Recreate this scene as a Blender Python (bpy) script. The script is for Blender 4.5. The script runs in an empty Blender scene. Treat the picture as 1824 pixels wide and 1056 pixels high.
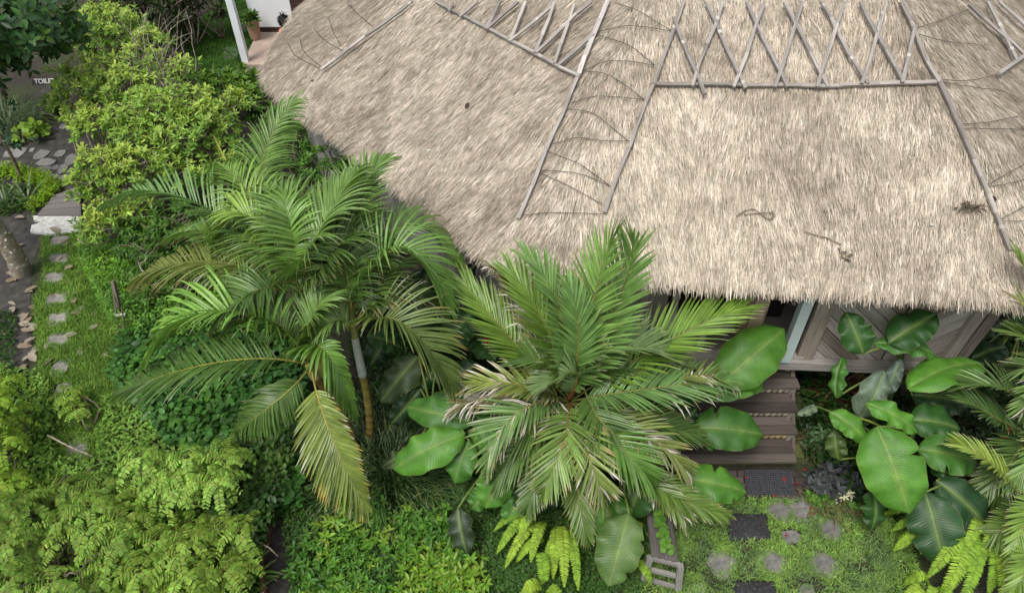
import bpy, bmesh, math
import numpy as np
rng = np.random.default_rng(11)
R = math.radians
S = bpy.context.scene
C = S.collection

# ------------------------------------------------------------------ camera, sky, sun, exposure
H, FPX, TH = 7.7, 1270.0, R(43.4)
cam = bpy.data.cameras.new('camera'); camo = bpy.data.objects.new('camera', cam); C.objects.link(camo)
cam.sensor_width = 36.0; cam.lens = 36.0*FPX/1824.0; cam.clip_start = .05; cam.clip_end = 2000
camo.location = (0, 0, H); camo.rotation_euler = (R(90)-TH, 0, 0); S.camera = camo
W = bpy.data.worlds.new('World'); S.world = W; W.use_nodes = True
nt = W.node_tree; bg = nt.nodes['Background']
sky = nt.nodes.new('ShaderNodeTexSky'); sky.sky_type = 'NISHITA'; sky.sun_disc = False
SUN_EL, SUN_AZ = R(62), R(215)
sky.sun_elevation = SUN_EL; sky.sun_rotation = SUN_AZ; sky.dust_density = 4.0; sky.air_density = 1.0
hs = nt.nodes.new('ShaderNodeHueSaturation'); hs.inputs['Saturation'].default_value = .3
nt.links.new(sky.outputs[0], hs.inputs['Color']); nt.links.new(hs.outputs[0], bg.inputs[0])
bg.inputs[1].default_value = .15
sl = bpy.data.lights.new('sun', 'SUN'); sl.energy = 1.3; sl.angle = R(14); sl.color = (1, .96, .9)
so = bpy.data.objects.new('sun', sl); C.objects.link(so)
# azimuth measured clockwise from +Y; the lamp points from the sun to the ground
so.rotation_euler = (R(90)-SUN_EL, 0, R(180)-SUN_AZ)
S.view_settings.view_transform = 'Standard'; S.view_settings.look = 'None'
S.view_settings.gamma = 1; S.view_settings.exposure = .42
S.cycles.max_bounces = 6; S.cycles.transparent_max_bounces = 4

# ------------------------------------------------------------------ helpers
def V(*a): return np.array(a, float)
def unit(v):
    v = np.asarray(v, float); n = np.linalg.norm(v, axis=-1, keepdims=True); return v/np.maximum(n, 1e-9)
UP = V(0, 0, 1); CS, SN = math.cos(TH), math.sin(TH); CAM = V(0, 0, H)
def ray(px, py):
    u, v = px-912, py-528
    return V(u, CS*FPX-SN*v, -SN*FPX-CS*v)
def at(px, py, z=0.0):
    d = ray(px, py); return CAM+d*((z-H)/d[2])
def atY(px, py, y):
    d = ray(px, py); return CAM+d*(y/d[1])
def scale_at(p): return float((p[1]*CS-(p[2]-H)*SN)/FPX)      # metres per photo pixel at a point

ORG = {}
def origin(o): return ORG.get(o.name, V(0, 0, 0))
def tagp(o, label=None, cat=None, group=None, kind=None):
    if label: o['label'] = label
    if cat: o['category'] = cat
    if group: o['group'] = group
    if kind: o['kind'] = kind
    return o
def thing(name, loc, label, cat, group=None):
    o = bpy.data.objects.new(name, None); C.objects.link(o); o.empty_display_size = .1
    o.location = tuple(loc); ORG[o.name] = np.array(loc, float)
    return tagp(o, label, cat, group)

class MB:
    def __init__(s): s.v = []; s.c = []; s.uv = []; s.f = []; s.n = 0
    def add(s, v, f, col=(1, 1, 1), uv=None):
        v = np.asarray(v, float).reshape(-1, 3); k = len(v)
        col = np.asarray(col, float)
        if col.ndim == 1: col = np.tile(col[:3], (k, 1))
        if uv is None: uv = np.zeros((k, 2))
        s.v.append(v); s.c.append(col[:, :3]); s.uv.append(np.asarray(uv, float))
        for fa in (f if isinstance(f, list) else [f]):
            s.f.append(np.asarray(fa, np.int64)+s.n)
        s.n += k
    def build(s, name, mat, parent=None, base=None, smooth=True):
        v = np.concatenate(s.v); c = np.concatenate(s.c); uv = np.concatenate(s.uv)
        loops = np.concatenate([f.ravel() for f in s.f]); sizes = np.concatenate([np.full(len(f), f.shape[1]) for f in s.f])
        og = V(0, 0, 0)
        if parent is not None: og = origin(parent)
        elif base is not None: og = np.array(base, float)
        me = bpy.data.meshes.new(name)
        me.vertices.add(len(v)); me.vertices.foreach_set('co', (v-og).astype(np.float32).ravel())
        me.loops.add(len(loops)); me.loops.foreach_set('vertex_index', loops.astype(np.int32))
        me.polygons.add(len(sizes)); st = np.concatenate([[0], np.cumsum(sizes)[:-1]])
        me.polygons.foreach_set('loop_start', st.astype(np.int32))
        me.polygons.foreach_set('use_smooth', np.full(len(sizes), smooth))
        a = me.attributes.new('Col', 'FLOAT_COLOR', 'POINT')
        a.data.foreach_set('color', np.concatenate([c, np.ones((len(c), 1))], 1).astype(np.float32).ravel())
        a = me.attributes.new('luv', 'FLOAT_VECTOR', 'POINT')
        a.data.foreach_set('vector', np.concatenate([uv, np.zeros((len(c), 1))], 1).astype(np.float32).ravel())
        me.update(calc_edges=True); me.validate()
        me.materials.append(mat)
        o = bpy.data.objects.new(name, me); C.objects.link(o)
        if parent is not None: o.parent = parent; ORG[o.name] = og
        elif base is not None: o.location = tuple(og); ORG[o.name] = og
        return o

def frame(d, up=UP):
    d = unit(d); s = np.cross(d, up)
    if np.linalg.norm(s) < 1e-4: s = np.cross(d, V(0, 1, 0))
    s = unit(s); return d, s, np.cross(s, d)
BF = np.arange(24).reshape(6, 4)
def beam(mb, p0, p1, w, h, up=UP, col=(1, 1, 1), taper=1.0):
    p0 = np.asarray(p0, float); p1 = np.asarray(p1, float); L = np.linalg.norm(p1-p0)
    d, s, n = frame(p1-p0, up)
    a = [p0+s*i*w/2+n*j*h/2 for i, j in ((-1, -1), (1, -1), (1, 1), (-1, 1))]
    b = [p1+(s*i*w/2+n*j*h/2)*taper for i, j in ((-1, -1), (1, -1), (1, 1), (-1, 1))]
    v, uv = [], []; o = rng.uniform(0, 50)
    for i in range(4):
        j = (i+1) % 4
        v += [a[i], a[j], b[j], b[i]]; ww = w if i % 2 == 0 else h
        uv += [(o, i*.7), (o, i*.7+ww), (o+L, i*.7+ww), (o+L, i*.7)]
    v += [a[3], a[2], a[1], a[0], b[0], b[1], b[2], b[3]]
    uv += [(o, 3), (o, 3+w), (o+h, 3+w), (o+h, 3)]*2
    mb.add(v, BF, np.asarray(col)*rng.uniform(.88, 1.1), uv)
def tube(mb, pts, rad, n=7, col=(1, 1, 1)):
    pts = np.asarray(pts, float); k = len(pts); rad = np.broadcast_to(np.asarray(rad, float), (k,))
    T = unit(np.gradient(pts, axis=0)); ref = UP if abs(T[0][2]) < .9 else V(1, 0, 0)
    v = []; s = unit(np.cross(T[0], ref))
    for i in range(k):
        s = unit(s-T[i]*np.dot(s, T[i])); b = np.cross(T[i], s)
        for j in range(n):
            a = 2*math.pi*j/n; v.append(pts[i]+rad[i]*(math.cos(a)*s+math.sin(a)*b))
    col = np.asarray(col, float)
    cc = np.repeat(col, n, 0) if col.ndim == 2 else np.tile(col, (k*n, 1))
    L = np.concatenate([[0], np.cumsum(np.linalg.norm(np.diff(pts, axis=0), axis=1))])
    uv = [(L[i], j/n) for i in range(k) for j in range(n)]
    f = [(i*n+j, i*n+(j+1) % n, (i+1)*n+(j+1) % n, (i+1)*n+j) for i in range(k-1) for j in range(n)]
    v = list(v)+[pts[0], pts[-1]]; cc = np.concatenate([cc, cc[:1], cc[-1:]]); uv += [(0, 0), (L[-1], 0)]
    t = [(k*n, (j+1) % n, j) for j in range(n)]+[(k*n+1, (k-1)*n+j, (k-1)*n+(j+1) % n) for j in range(n)]
    mb.add(v, [np.array(f), np.array(t)], cc, uv)
def lathe(mb, c, prof, n=20, col=(1, 1, 1)):
    v = [(c[0]+r*math.cos(2*math.pi*j/n), c[1]+r*math.sin(2*math.pi*j/n), c[2]+z) for r, z in prof for j in range(n)]
    f = [(i*n+j, i*n+(j+1) % n, (i+1)*n+(j+1) % n, (i+1)*n+j) for i in range(len(prof)-1) for j in range(n)]
    uv = [(j/n, z) for r, z in prof for j in range(n)]
    mb.add(v, np.array(f), col, uv)
def slab(mb, poly, z0, z1, col=(1, 1, 1), jit=0.0):
    """extruded polygon (xy list)"""
    n = len(poly); p = np.asarray(poly, float)
    c = p.mean(0); v = []
    for q in p: v.append((q[0], q[1], z0))
    for q in p: v.append((q[0], q[1], z1-.006))
    for q in p: v.append((c[0]+(q[0]-c[0])*.93, c[1]+(q[1]-c[1])*.93, z1+rng.normal(0, jit)))
    v.append((c[0], c[1], z1+rng.normal(0, jit)))
    f = [(i, (i+1) % n, n+(i+1) % n, n+i) for i in range(n)]+[(n+i, n+(i+1) % n, 2*n+(i+1) % n, 2*n+i) for i in range(n)]
    t = [(2*n+i, 2*n+(i+1) % n, 3*n) for i in range(n)]
    mb.add(v, [np.array(f), np.array(t)], col)
def inst(mb, tv, tf, pos, X, N, size, cols, wid=None, colgrad=None):
    """copies of a leaf template: X leaf direction, N leaf normal, size length (n,), wid width factor"""
    X = unit(X); Yv = unit(np.cross(N, X)); Z = np.cross(X, Yv); n = len(pos)
    size = np.broadcast_to(np.asarray(size, float), (n,)); wid = size if wid is None else np.broadcast_to(wid, (n,))
    tv = np.asarray(tv, float)
    v = (pos[:, None]+tv[None, :, 0:1]*X[:, None]*size[:, None, None]+tv[None, :, 1:2]*Yv[:, None]*wid[:, None, None]
         + tv[None, :, 2:3]*Z[:, None]*size[:, None, None])
    k = len(tv); cc = np.repeat(cols, k, 0).reshape(n, k, 3)
    if colgrad is not None: cc = cc*np.asarray(colgrad)[None, :, None]
    off = (np.arange(n)*k)[:, None, None]
    f = [(np.asarray(q)[None]+off).reshape(-1, len(q[0])) for q in tf]
    mb.add(v.reshape(-1, 3), f, cc.reshape(-1, 3), np.tile(tv[:, :2], (n, 1)))
# leaf template: folded, pointed oval, length 1, full width 1 (scaled by wid)
LV = [(0, 0, 0), (.3, -.42, .05), (.3, 0, -.01), (.3, .42, .05), (.68, -.4, .0), (.68, 0, -.05), (.68, .4, .0), (1, 0, -.14)]
LF = [[(0, 2, 1), (0, 3, 2), (4, 5, 7), (5, 6, 7)], [(1, 2, 5, 4), (2, 3, 6, 5)]]
OV = [(0, 0, 0), (.2, -.42, .04), (.2, 0, 0), (.2, .42, .04), (.72, -.46, .03), (.72, 0, -.03), (.72, .46, .03), (1, 0, -.06)]
BV = [(0, -.5, 0), (0, .5, 0), (.45, -.42, .06), (.45, .42, .06), (1, 0, -.08)]
BFc = [[(0, 1, 3, 2)], [(2, 3, 4)]]
def mixc(a, b, t): return np.asarray(a)*(1-t)+np.asarray(b)*t
def jcol(base, n, sv=.18, sh=.06):
    b = np.tile(np.asarray(base, float), (n, 1))*np.exp(rng.normal(0, sv, (n, 1)))
    return np.clip(b*(1+rng.normal(0, sh, (n, 3))), .003, .95)
def inpoly(p, poly):
    x, y = p[:, 0], p[:, 1]; r = np.zeros(len(p), bool); n = len(poly)
    for i in range(n):
        (x1, y1), (x2, y2) = poly[i], poly[(i+1) % n]
        c = (y1 > y) != (y2 > y)
        r ^= c & (x < (x2-x1)*(y-y1)/((y2-y1) if y2 != y1 else 1e-9)+x1)
    return r
def pxpoly(pts, z=0.0): return [tuple(at(a, b, z)[:2]) for a, b in pts]
def scatter(poly, n):
    a = np.array(poly); lo, hi = a.min(0), a.max(0); out = []
    while sum(map(len, out)) < n:
        p = rng.uniform(lo, hi, (n*2, 2)); out.append(p[inpoly(p, poly)])
    return np.concatenate(out)[:n]
def vnoise(x, y, sc, seed=0):
    """cheap smooth value noise 0..1"""
    g = np.random.default_rng(seed).random((64, 64)); x = np.asarray(x)/sc; y = np.asarray(y)/sc
    xi, yi = np.floor(x).astype(int), np.floor(y).astype(int); fx, fy = x-xi, y-yi
    fx = fx*fx*(3-2*fx); fy = fy*fy*(3-2*fy); G = lambda a, b: g[a % 64, b % 64]
    return (G(xi, yi)*(1-fx)+G(xi+1, yi)*fx)*(1-fy)+(G(xi, yi+1)*(1-fx)+G(xi+1, yi+1)*fx)*fy
def bez(p0, pm, p1, n):
    p0, pm, p1 = map(lambda q: np.asarray(q, float), (p0, pm, p1)); c = 2*pm-(p0+p1)/2
    t = np.linspace(0, 1, n)[:, None]; return (1-t)**2*p0+2*t*(1-t)*c+t*t*p1

# ------------------------------------------------------------------ materials
def nodes(name):
    m = bpy.data.materials.new(name); m.use_nodes = True; t = m.node_tree
    return m, t, t.nodes['Principled BSDF'], t.nodes['Material Output']
def N(t, typ, **k):
    n = t.nodes.new(typ)
    for a, b in k.items(): setattr(n, a, b)
    return n
def mul(t, a, b, fac=1.0, blend='MULTIPLY'):
    m = N(t, 'ShaderNodeMix', data_type='RGBA', blend_type=blend); m.inputs[0].default_value = fac
    t.links.new(a, m.inputs[6])
    if isinstance(b, tuple): m.inputs[7].default_value = (*b, 1)
    else: t.links.new(b, m.inputs[7])
    return m.outputs[2]
def noise(t, sc, det=3, vec=None, stretch=None, attr=None):
    n = N(t, 'ShaderNodeTexNoise'); n.inputs['Scale'].default_value = sc; n.inputs['Detail'].default_value = det
    if attr: a = N(t, 'ShaderNodeAttribute', attribute_name=attr); src = a.outputs['Vector']
    else: a = N(t, 'ShaderNodeTexCoord'); src = a.outputs['Object']
    if stretch:
        mp = N(t, 'ShaderNodeMapping'); mp.inputs['Scale'].default_value = stretch; t.links.new(src, mp.inputs[0]); src = mp.outputs[0]
    t.links.new(src, n.inputs['Vector']); return n.outputs['Fac']
def ramp(t, fac, stops):
    r = N(t, 'ShaderNodeValToRGB'); e = r.color_ramp.elements
    while len(e) < len(stops): e.new(.5)
    for i, (p, c) in enumerate(stops): e[i].position = p; e[i].color = (*c, 1) if len(c) == 3 else c
    t.links.new(fac, r.inputs[0]); return r.outputs[0]
def attr(t, nm='Col'): return N(t, 'ShaderNodeAttribute', attribute_name=nm).outputs['Color']
def bump(t, p, h, st, dist=.01):
    b = N(t, 'ShaderNodeBump'); b.inputs['Strength'].default_value = st; b.inputs['Distance'].default_value = dist
    t.links.new(h, b.inputs['Height']); t.links.new(b.outputs[0], p.inputs['Normal'])
def leafmat(name, rough=.42, trans=.28, spec=.4, veins=None):
    m, t, p, out = nodes(name)
    c = attr(t); n = noise(t, 9, 3); c = mul(t, c, ramp(t, n, [(.3, (.78, .8, .75)), (.7, (1.15, 1.12, 1.1))]))
    if veins:
        a = N(t, 'ShaderNodeAttribute', attribute_name='luv'); sp = N(t, 'ShaderNodeSeparateXYZ'); t.links.new(a.outputs['Vector'], sp.inputs[0])
        ab = N(t, 'ShaderNodeMath', operation='ABSOLUTE'); t.links.new(sp.outputs[1], ab.inputs[0])
        k = N(t, 'ShaderNodeMath', operation='MULTIPLY_ADD'); t.links.new(ab.outputs[0], k.inputs[0]); k.inputs[1].default_value = -.10; t.links.new(sp.outputs[0], k.inputs[2])
        q = N(t, 'ShaderNodeMath', operation='MULTIPLY'); t.links.new(k.outputs[0], q.inputs[0]); q.inputs[1].default_value = veins
        s = N(t, 'ShaderNodeMath', operation='SINE'); t.links.new(q.outputs[0], s.inputs[0])
        s2 = N(t, 'ShaderNodeMath', operation='MULTIPLY_ADD'); t.links.new(s.outputs[0], s2.inputs[0]); s2.inputs[1].default_value = .5; s2.inputs[2].default_value = .5
        c = mul(t, c, ramp(t, s2.outputs[0], [(0, (.91, .93, .91)), (1, (1.05, 1.04, 1.04))]))
        bump(t, p, s2.outputs[0], .28, .006)
        c = mul(t, c, ramp(t, noise(t, 26, 2), [(.67, (1, 1, 1)), (.72, (.8, .62, .4))])); c = mul(t, c, ramp(t, noise(t, 3.5, 4), [(.3, (.8, .84, .85)), (.7, (1.2, 1.15, 1.1))]))
        rr_ = N(t, 'ShaderNodeMapRange'); rr_.inputs[3].default_value = .28; rr_.inputs[4].default_value = .6; t.links.new(noise(t, 7, 4), rr_.inputs[0]); t.links.new(rr_.outputs[0], p.inputs['Roughness'])
    t.links.new(c, p.inputs['Base Color']); p.inputs['Roughness'].default_value = rough
    p.inputs['Specular IOR Level'].default_value = spec*.62
    tr = N(t, 'ShaderNodeBsdfTranslucent'); c2 = mul(t, c, (1.15, 1.2, .6)); t.links.new(c2, tr.inputs[0])
    mx = N(t, 'ShaderNodeMixShader'); mx.inputs[0].default_value = trans
    t.links.new(p.outputs[0], mx.inputs[1]); t.links.new(tr.outputs[0], mx.inputs[2]); t.links.new(mx.outputs[0], out.inputs[0])
    return m
def plain(name, stops, sc=6, rough=.8, stretch=None, uattr=None, st=.3, dist=.01, usecol=True, spec=.3, det=5):
    m, t, p, out = nodes(name); n = noise(t, sc, det, stretch=stretch, attr=uattr); c = ramp(t, n, stops)
    if usecol: c = mul(t, c, attr(t))
    t.links.new(c, p.inputs['Base Color']); p.inputs['Roughness'].default_value = rough; p.inputs['Specular IOR Level'].default_value = spec
    if st: bump(t, p, n, st, dist)
    return m
M = {}
M['palm'] = leafmat('palm_leaf', .33, .22, .85)
M['leaf'] = leafmat('shrub_leaf', .42, .26, .45)
M['paddle'] = leafmat('paddle_leaf', .42, .2, .6, veins=230)
M['soft'] = leafmat('soft_leaf', .55, .32, .3)
M['thatch'] = leafmat('thatch_straw', .85, .0, .15)
M['stem'] = plain('green_stem', [(.3, (.7, .7, .7)), (.7, (1.1, 1.1, 1.1))], 8, .5)
M['bark'] = plain('bark', [(.3, (.55, .5, .45)), (.55, (.95, .92, .88)), (.7, (1.25, 1.25, 1.2))], 14, .9, st=.6)
M['wood'] = plain('weathered_wood', [(.22, (.38, .35, .32)), (.45, (.88, .86, .83)), (.62, (1.05, 1.04, 1.02)), (.8, (1.5, 1.48, 1.45))], 1.0, .85, stretch=(2.5, 45, 1), uattr='luv', st=.5, dist=.006)
M['stone'] = plain('stone', [(.3, (.6, .58, .55)), (.5, (.95, .95, .95)), (.7, (1.2, 1.18, 1.15))], 16, .9, st=.6, dist=.012)
M['paint'] = plain('painted', [(.3, (.93, .93, .93)), (.7, (1.02, 1.02, 1.02))], 5, .5, st=.06)
M['plaster'] = plain('plaster', [(.3, (.94, .94, .94)), (.7, (1.03, 1.03, 1.03))], 3, .7, st=.05)
M['clay'] = plain('terracotta', [(.3, (.7, .68, .66)), (.7, (1.2, 1.15, 1.1))], 18, .85, st=.4)
M['conc'] = plain('concrete', [(.3, (.82, .82, .8)), (.7, (1.1, 1.1, 1.1))], 4, .75, st=.1)
M['rubber'] = plain('rubber', [(.3, (.7, .7, .7)), (.7, (1.3, 1.3, 1.3))], 30, .6, st=.3)
M['wire'] = plain('wire', [(.3, (.8, .8, .8)), (.7, (1.1, 1.1, 1.1))], 30, .7, st=0)
M['dark'] = plain('dark_room', [(.3, (.8, .8, .8)), (.7, (1.1, 1.1, 1.1))], 3, .8, st=0)
M['skin'] = plain('skin', [(.3, (.95, .95, .95)), (.7, (1.03, 1.03, 1.03))], 20, .5, st=0)
M['cloth'] = plain('cloth', [(.3, (.9, .9, .9)), (.7, (1.05, 1.05, 1.05))], 40, .9, st=.1)
M['hair'] = plain('hair', [(.3, (.7, .7, .7)), (.7, (1.2, 1.2, 1.2))], 60, .45, st=.3)
M['petal'] = leafmat('petal', .5, .3, .3)
m, t, p, out = nodes('ground_soil'); n1 = noise(t, .8, 6); n2 = noise(t, 14, 5)
c = ramp(t, n1, [(.38, (.028, .022, .017)), (.5, (.03, .034, .014)), (.62, (.035, .055, .014))])
c = mul(t, c, ramp(t, n2, [(.3, (.5, .5, .5)), (.7, (1.5, 1.45, 1.4))])); t.links.new(c, p.inputs['Base Color']); p.inputs['Roughness'].default_value = .95; bump(t, p, n2, .8, .03); M['ground'] = m
M['soil'] = plain('dark_soil', [(.3, (.016, .013, .012)), (.55, (.035, .03, .027)), (.72, (.06, .053, .048))], 11, .75, st=.7, dist=.03, usecol=False)
M['pathsoil'] = plain('path_earth', [(.3, (.03, .027, .024)), (.55, (.055, .05, .045)), (.72, (.085, .077, .07))], 7, .8, st=.5, dist=.02, usecol=False)

# ------------------------------------------------------------------ ground
mb = MB(); mb.add([(-300, -100, 0), (300, -100, 0), (300, 500, 0), (-300, 500, 0)], np.array([(0, 1, 2, 3)]))
tagp(mb.build('ground', M['ground'], base=(0, 0, 0), smooth=False), 'dark garden soil with patches of moss', kind='structure')
def sheet(name, pts, mat, z, label):
    p = pxpoly(pts, z); mb = MB(); mb.add([(a, b, z) for a, b in p], np.array([list(range(len(p)))]))
    return tagp(mb.build(name, mat, base=(*p[0], 0), smooth=False), label, kind='structure')
sheet('path', [(-60, 345), (-60, 250), (20, 215), (60, 170), (110, 130), (150, 160), (170, 250), (160, 330), (150, 372), (90, 372), (75, 345), (40, 330)], M['pathsoil'], .008, 'dark earth path set with flat flagstones')
sheet('soil_patch', [(470, 1100), (458, 1020), (475, 960), (498, 905), (540, 930), (560, 980), (540, 1040), (560, 1100)], M['soil'], .008, 'bare dark soil strip beside the feathery shrubs')
sheet('soil_bed', [(-60, 440), (-10, 375), (60, 375), (80, 410), (58, 470), (52, 560), (60, 640), (-60, 680)], M['pathsoil'], .006, 'bare earth bed under the leaning trunk')

# ------------------------------------------------------------------ the thatched house
CX, CY, RIN, PHI, ZE, ZA = 3.44, 12.64, 7.32, R(-2.88), 2.6, 6.56
def octr(a, rin, soft=0.0):
    """radius of the octagon at angle a, corners rounded by soft"""
    b = (a-(-math.pi/2+PHI)+math.pi/8) % (math.pi/4)-math.pi/8
    k = 1/np.cos(b)
    if soft: k = np.where(np.abs(b) > math.pi/8-soft, np.minimum(k, 1/math.cos(math.pi/8-soft)+(np.abs(b)-(math.pi/8-soft))*.12), k)
    return rin*k
# measured eave outline where the photo shows it
EPX = [(546, 2), (516, 55), (484, 105), (468, 140), (478, 172), (532, 215), (600, 264), (680, 326), (770, 403), (870, 486), (940, 515), (1020, 518), (1170, 521), (1400, 537), (1600, 546), (1790, 551)]
EP = np.array([at(a, b, ZE-.2) for a, b in EPX])
ea = np.unwrap(np.arctan2(EP[:, 1]-CY, EP[:, 0]-CX)); er = np.hypot(EP[:, 0]-CX, EP[:, 1]-CY)-.13
ea = np.where(ea > 0, ea-2*math.pi, ea)
od = np.argsort(ea); ea, er = ea[od], er[od]
fa = np.linspace(-math.pi*1.5, math.pi*.5, 721); fr_ = octr(fa, RIN-.2, .06)
wgt = np.clip(np.minimum((fa-ea[0])/.12, (ea[-1]-fa)/.12), 0, 1)
fr_ = fr_*(1-wgt)+np.interp(fa, ea, er)*wgt
kern = np.ones(9)/9; frp = np.convolve(np.concatenate([fr_[-9:-1], fr_, fr_[1:9]]), kern, 'same')[8:-8]
def rad(a):
    a = (np.asarray(a)+math.pi*1.5) % (2*math.pi)-math.pi*1.5
    return np.interp(a, fa, frp)
def roofz(x, y):
    a = np.arctan2(y-CY, x-CX); k = 1-np.hypot(x-CX, y-CY)/rad(a)
    return ZE+(ZA-ZE)*k-.10*np.sin(np.clip(k, 0, 1)*math.pi)
def on_roof(px, py, off=.03):
    d = ray(px, py); lo = None
    ts = np.linspace(.002, .03, 900); p = CAM+d*ts[:, None]
    below = p[:, 2] < roofz(p[:, 0], p[:, 1])+off
    i = int(np.argmax(below)) if below.any() else len(ts)-1
    lo, hi = ts[max(i-1, 0)], ts[i]
    for _ in range(12):
        m_ = (lo+hi)/2; q = CAM+d*m_
        if q[2] < roofz(q[0], q[1])+off: hi = m_
        else: lo = m_
    return CAM+d*lo
house = thing('thatched_house', (CX, CY-6.6, 0), 'raised timber house under a wide pale straw thatch roof with bamboo lattice', 'house')
mb = MB(); NA, NK = 240, 14
aa = np.linspace(0, 2*math.pi, NA, endpoint=False); kk = np.linspace(0, 1, NK)
A_, K_ = np.meshgrid(aa, kk); rr = rad(A_)*(1-K_); X_ = CX+rr*np.cos(A_); Y_ = CY+rr*np.sin(A_)
Z_ = ZE+(ZA-ZE)*K_-.10*np.sin(K_*math.pi)
top = np.stack([X_, Y_, Z_-.02], -1).reshape(-1, 3)
rr2 = np.minimum(rad(A_)*(1-K_)*.975, rad(A_)*(1-K_)); bot = np.stack([CX+rr2*np.cos(A_), CY+rr2*np.sin(A_), Z_-.26], -1).reshape(-1, 3)
def gridf(o): return [(o+i*NA+j, o+i*NA+(j+1) % NA, o+(i+1)*NA+(j+1) % NA, o+(i+1)*NA+j) for i in range(NK-1) for j in range(NA)]
nT = NA*NK
f = gridf(0)+[q[::-1] for q in gridf(nT)]+[(j, nT+j, nT+(j+1) % NA, (j+1) % NA) for j in range(NA)]
mb.add(np.concatenate([top, bot]), np.array(f), (.25, .21, .17))
# straw strands lying down the slope
STRAW = np.array([(.58, .52, .435), (.48, .42, .345), (.39, .335, .27), (.29, .245, .195), (.65, .60, .53), (.20, .168, .135), (.46, .41, .35)])
def strands(n, a0, a1, kmin, kmax, eave=False):
    a = rng.uniform(a0, a1, n*2); k = 1-np.sqrt(rng.uniform((1-kmax)**2, (1-kmin)**2, n*2))
    keep = rng.random(n*2) < (rad(a)/9)**2; a, k = a[keep][:n], k[keep][:n]; n = len(a)
    r = rad(a)*(1-k); x = CX+r*np.cos(a); y = CY+r*np.sin(a); z = roofz(x, y)
    e = .02; gx = (roofz(x+e, y)-roofz(x-e, y))/(2*e); gy = (roofz(x, y+e)-roofz(x, y-e))/(2*e)
    D = unit(np.stack([-gx, -gy, -(gx**2+gy**2)], 1)); Nn = unit(np.stack([-gx, -gy, np.ones(n)], 1)); Sd = np.cross(Nn, D)
    ang = rng.normal(0, .17, n)+(vnoise(x, y, .5, 3)-.5)*.5; D = D*np.cos(ang)[:, None]+Sd*np.sin(ang)[:, None]; Sd = np.cross(Nn, D)
    L = rng.uniform(.10, .30, n)*(.75 if eave else 1); w = rng.uniform(.0018, .0046, n)*np.where(rng.random(n) < .06, 1.9, 1)
    h0 = rng.uniform(-.015, .012, n); h1 = h0+rng.uniform(.0, .014, n)+.005
    P0 = np.stack([x, y, z], 1)+Nn*h0[:, None]; P1 = P0+D*(L*.55)[:, None]+Nn*(h1-h0)[:, None]
    P2 = P0+D*L[:, None]+Nn*(h1-h0)[:, None]*rng.uniform(.3, 1.3, (n, 1))
    if eave: P2[:, 2] -= rng.uniform(.0, .10, n)*1.0
    Wd = Sd*w[:, None]
    v = np.stack([P0-Wd*.6, P0+Wd*.6, P1-Wd, P1+Wd, P2-Wd*.35, P2+Wd*.35], 1).reshape(-1, 3)
    o = (np.arange(n)*6)[:, None]; f = np.concatenate([o+np.array([[0, 1, 3, 2]]), o+np.array([[2, 3, 5, 4]])])
    pat = vnoise(x+y*.2, y-x*.2, .3, 5)*.45+vnoise(x, y, 1.3, 6)*.3+vnoise(x, y, .1, 9)*.45
    idx = np.where(rng.random(n) < np.clip((pat-.3)*1.25, .12, .86), rng.choice([0, 1, 4, 4, 6], n), rng.choice([1, 2, 3, 5, 6, 2], n))
    c = (STRAW[idx]*.8+np.array((.44, .388, .325))*.2)*np.array((1.0, .985, .965))*np.exp(rng.normal(0, .10, (n, 1)))*(.84+.34*pat[:, None]); st_ = np.clip((vnoise(x*1.0+3, y*.45+x*.3, .55, 41)*.6+vnoise(x, y, .17, 42)*.4-.54)*4.5, 0, 1)[:, None]; c = c*(1-st_*np.array((.20, .22, .22))); c = np.repeat(c, 6, 0).reshape(n, 6, 3)
    c = c*np.array([.8, .8, 1, 1, 1.1, 1.1])[None, :, None]
    mb.add(v, f, c.reshape(-1, 3))
strands(360000, -math.pi*1.12, -.75, .0, .62)
strands(22000, -.75, math.pi*.88, .0, .8)
strands(30000, -math.pi*1.12, -.7, 0, .03, True)
# ragged fringe of straw ends round the eave
n = 40000; a = rng.uniform(-math.pi*1.15, -.6, n); r = rad(a)*(1-rng.uniform(0, .012, n)); lev = rng.random(n)
x = CX+r*np.cos(a); y = CY+r*np.sin(a); z = ZE-.01-lev*.24
D = unit(np.stack([np.cos(a), np.sin(a), -rng.uniform(.35, 1.1, n)], 1)+rng.normal(0, .13, (n, 3))); Sd = unit(np.cross(D, UP)); L = rng.uniform(.02, .09, n)*(1-.35*lev)*(.7+.6*vnoise(a*9, a*0, .25, 8)); w = rng.uniform(.0025, .005, n)
P0 = np.stack([x, y, z], 1)-D*.05; P2 = P0+D*(L+.05)[:, None]; Wd = Sd*w[:, None]
v = np.stack([P0-Wd, P0+Wd, P2+Wd*.4, P2-Wd*.4], 1).reshape(-1, 3); f = (np.arange(n)*4)[:, None]+np.arange(4)[None]
c = STRAW[rng.choice(len(STRAW), n)]*np.exp(rng.normal(-.12, .15, (n, 1)))
mb.add(v, f, np.repeat(c, 4, 0))
roof = mb.build('roof', M['thatch'], house)

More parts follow.
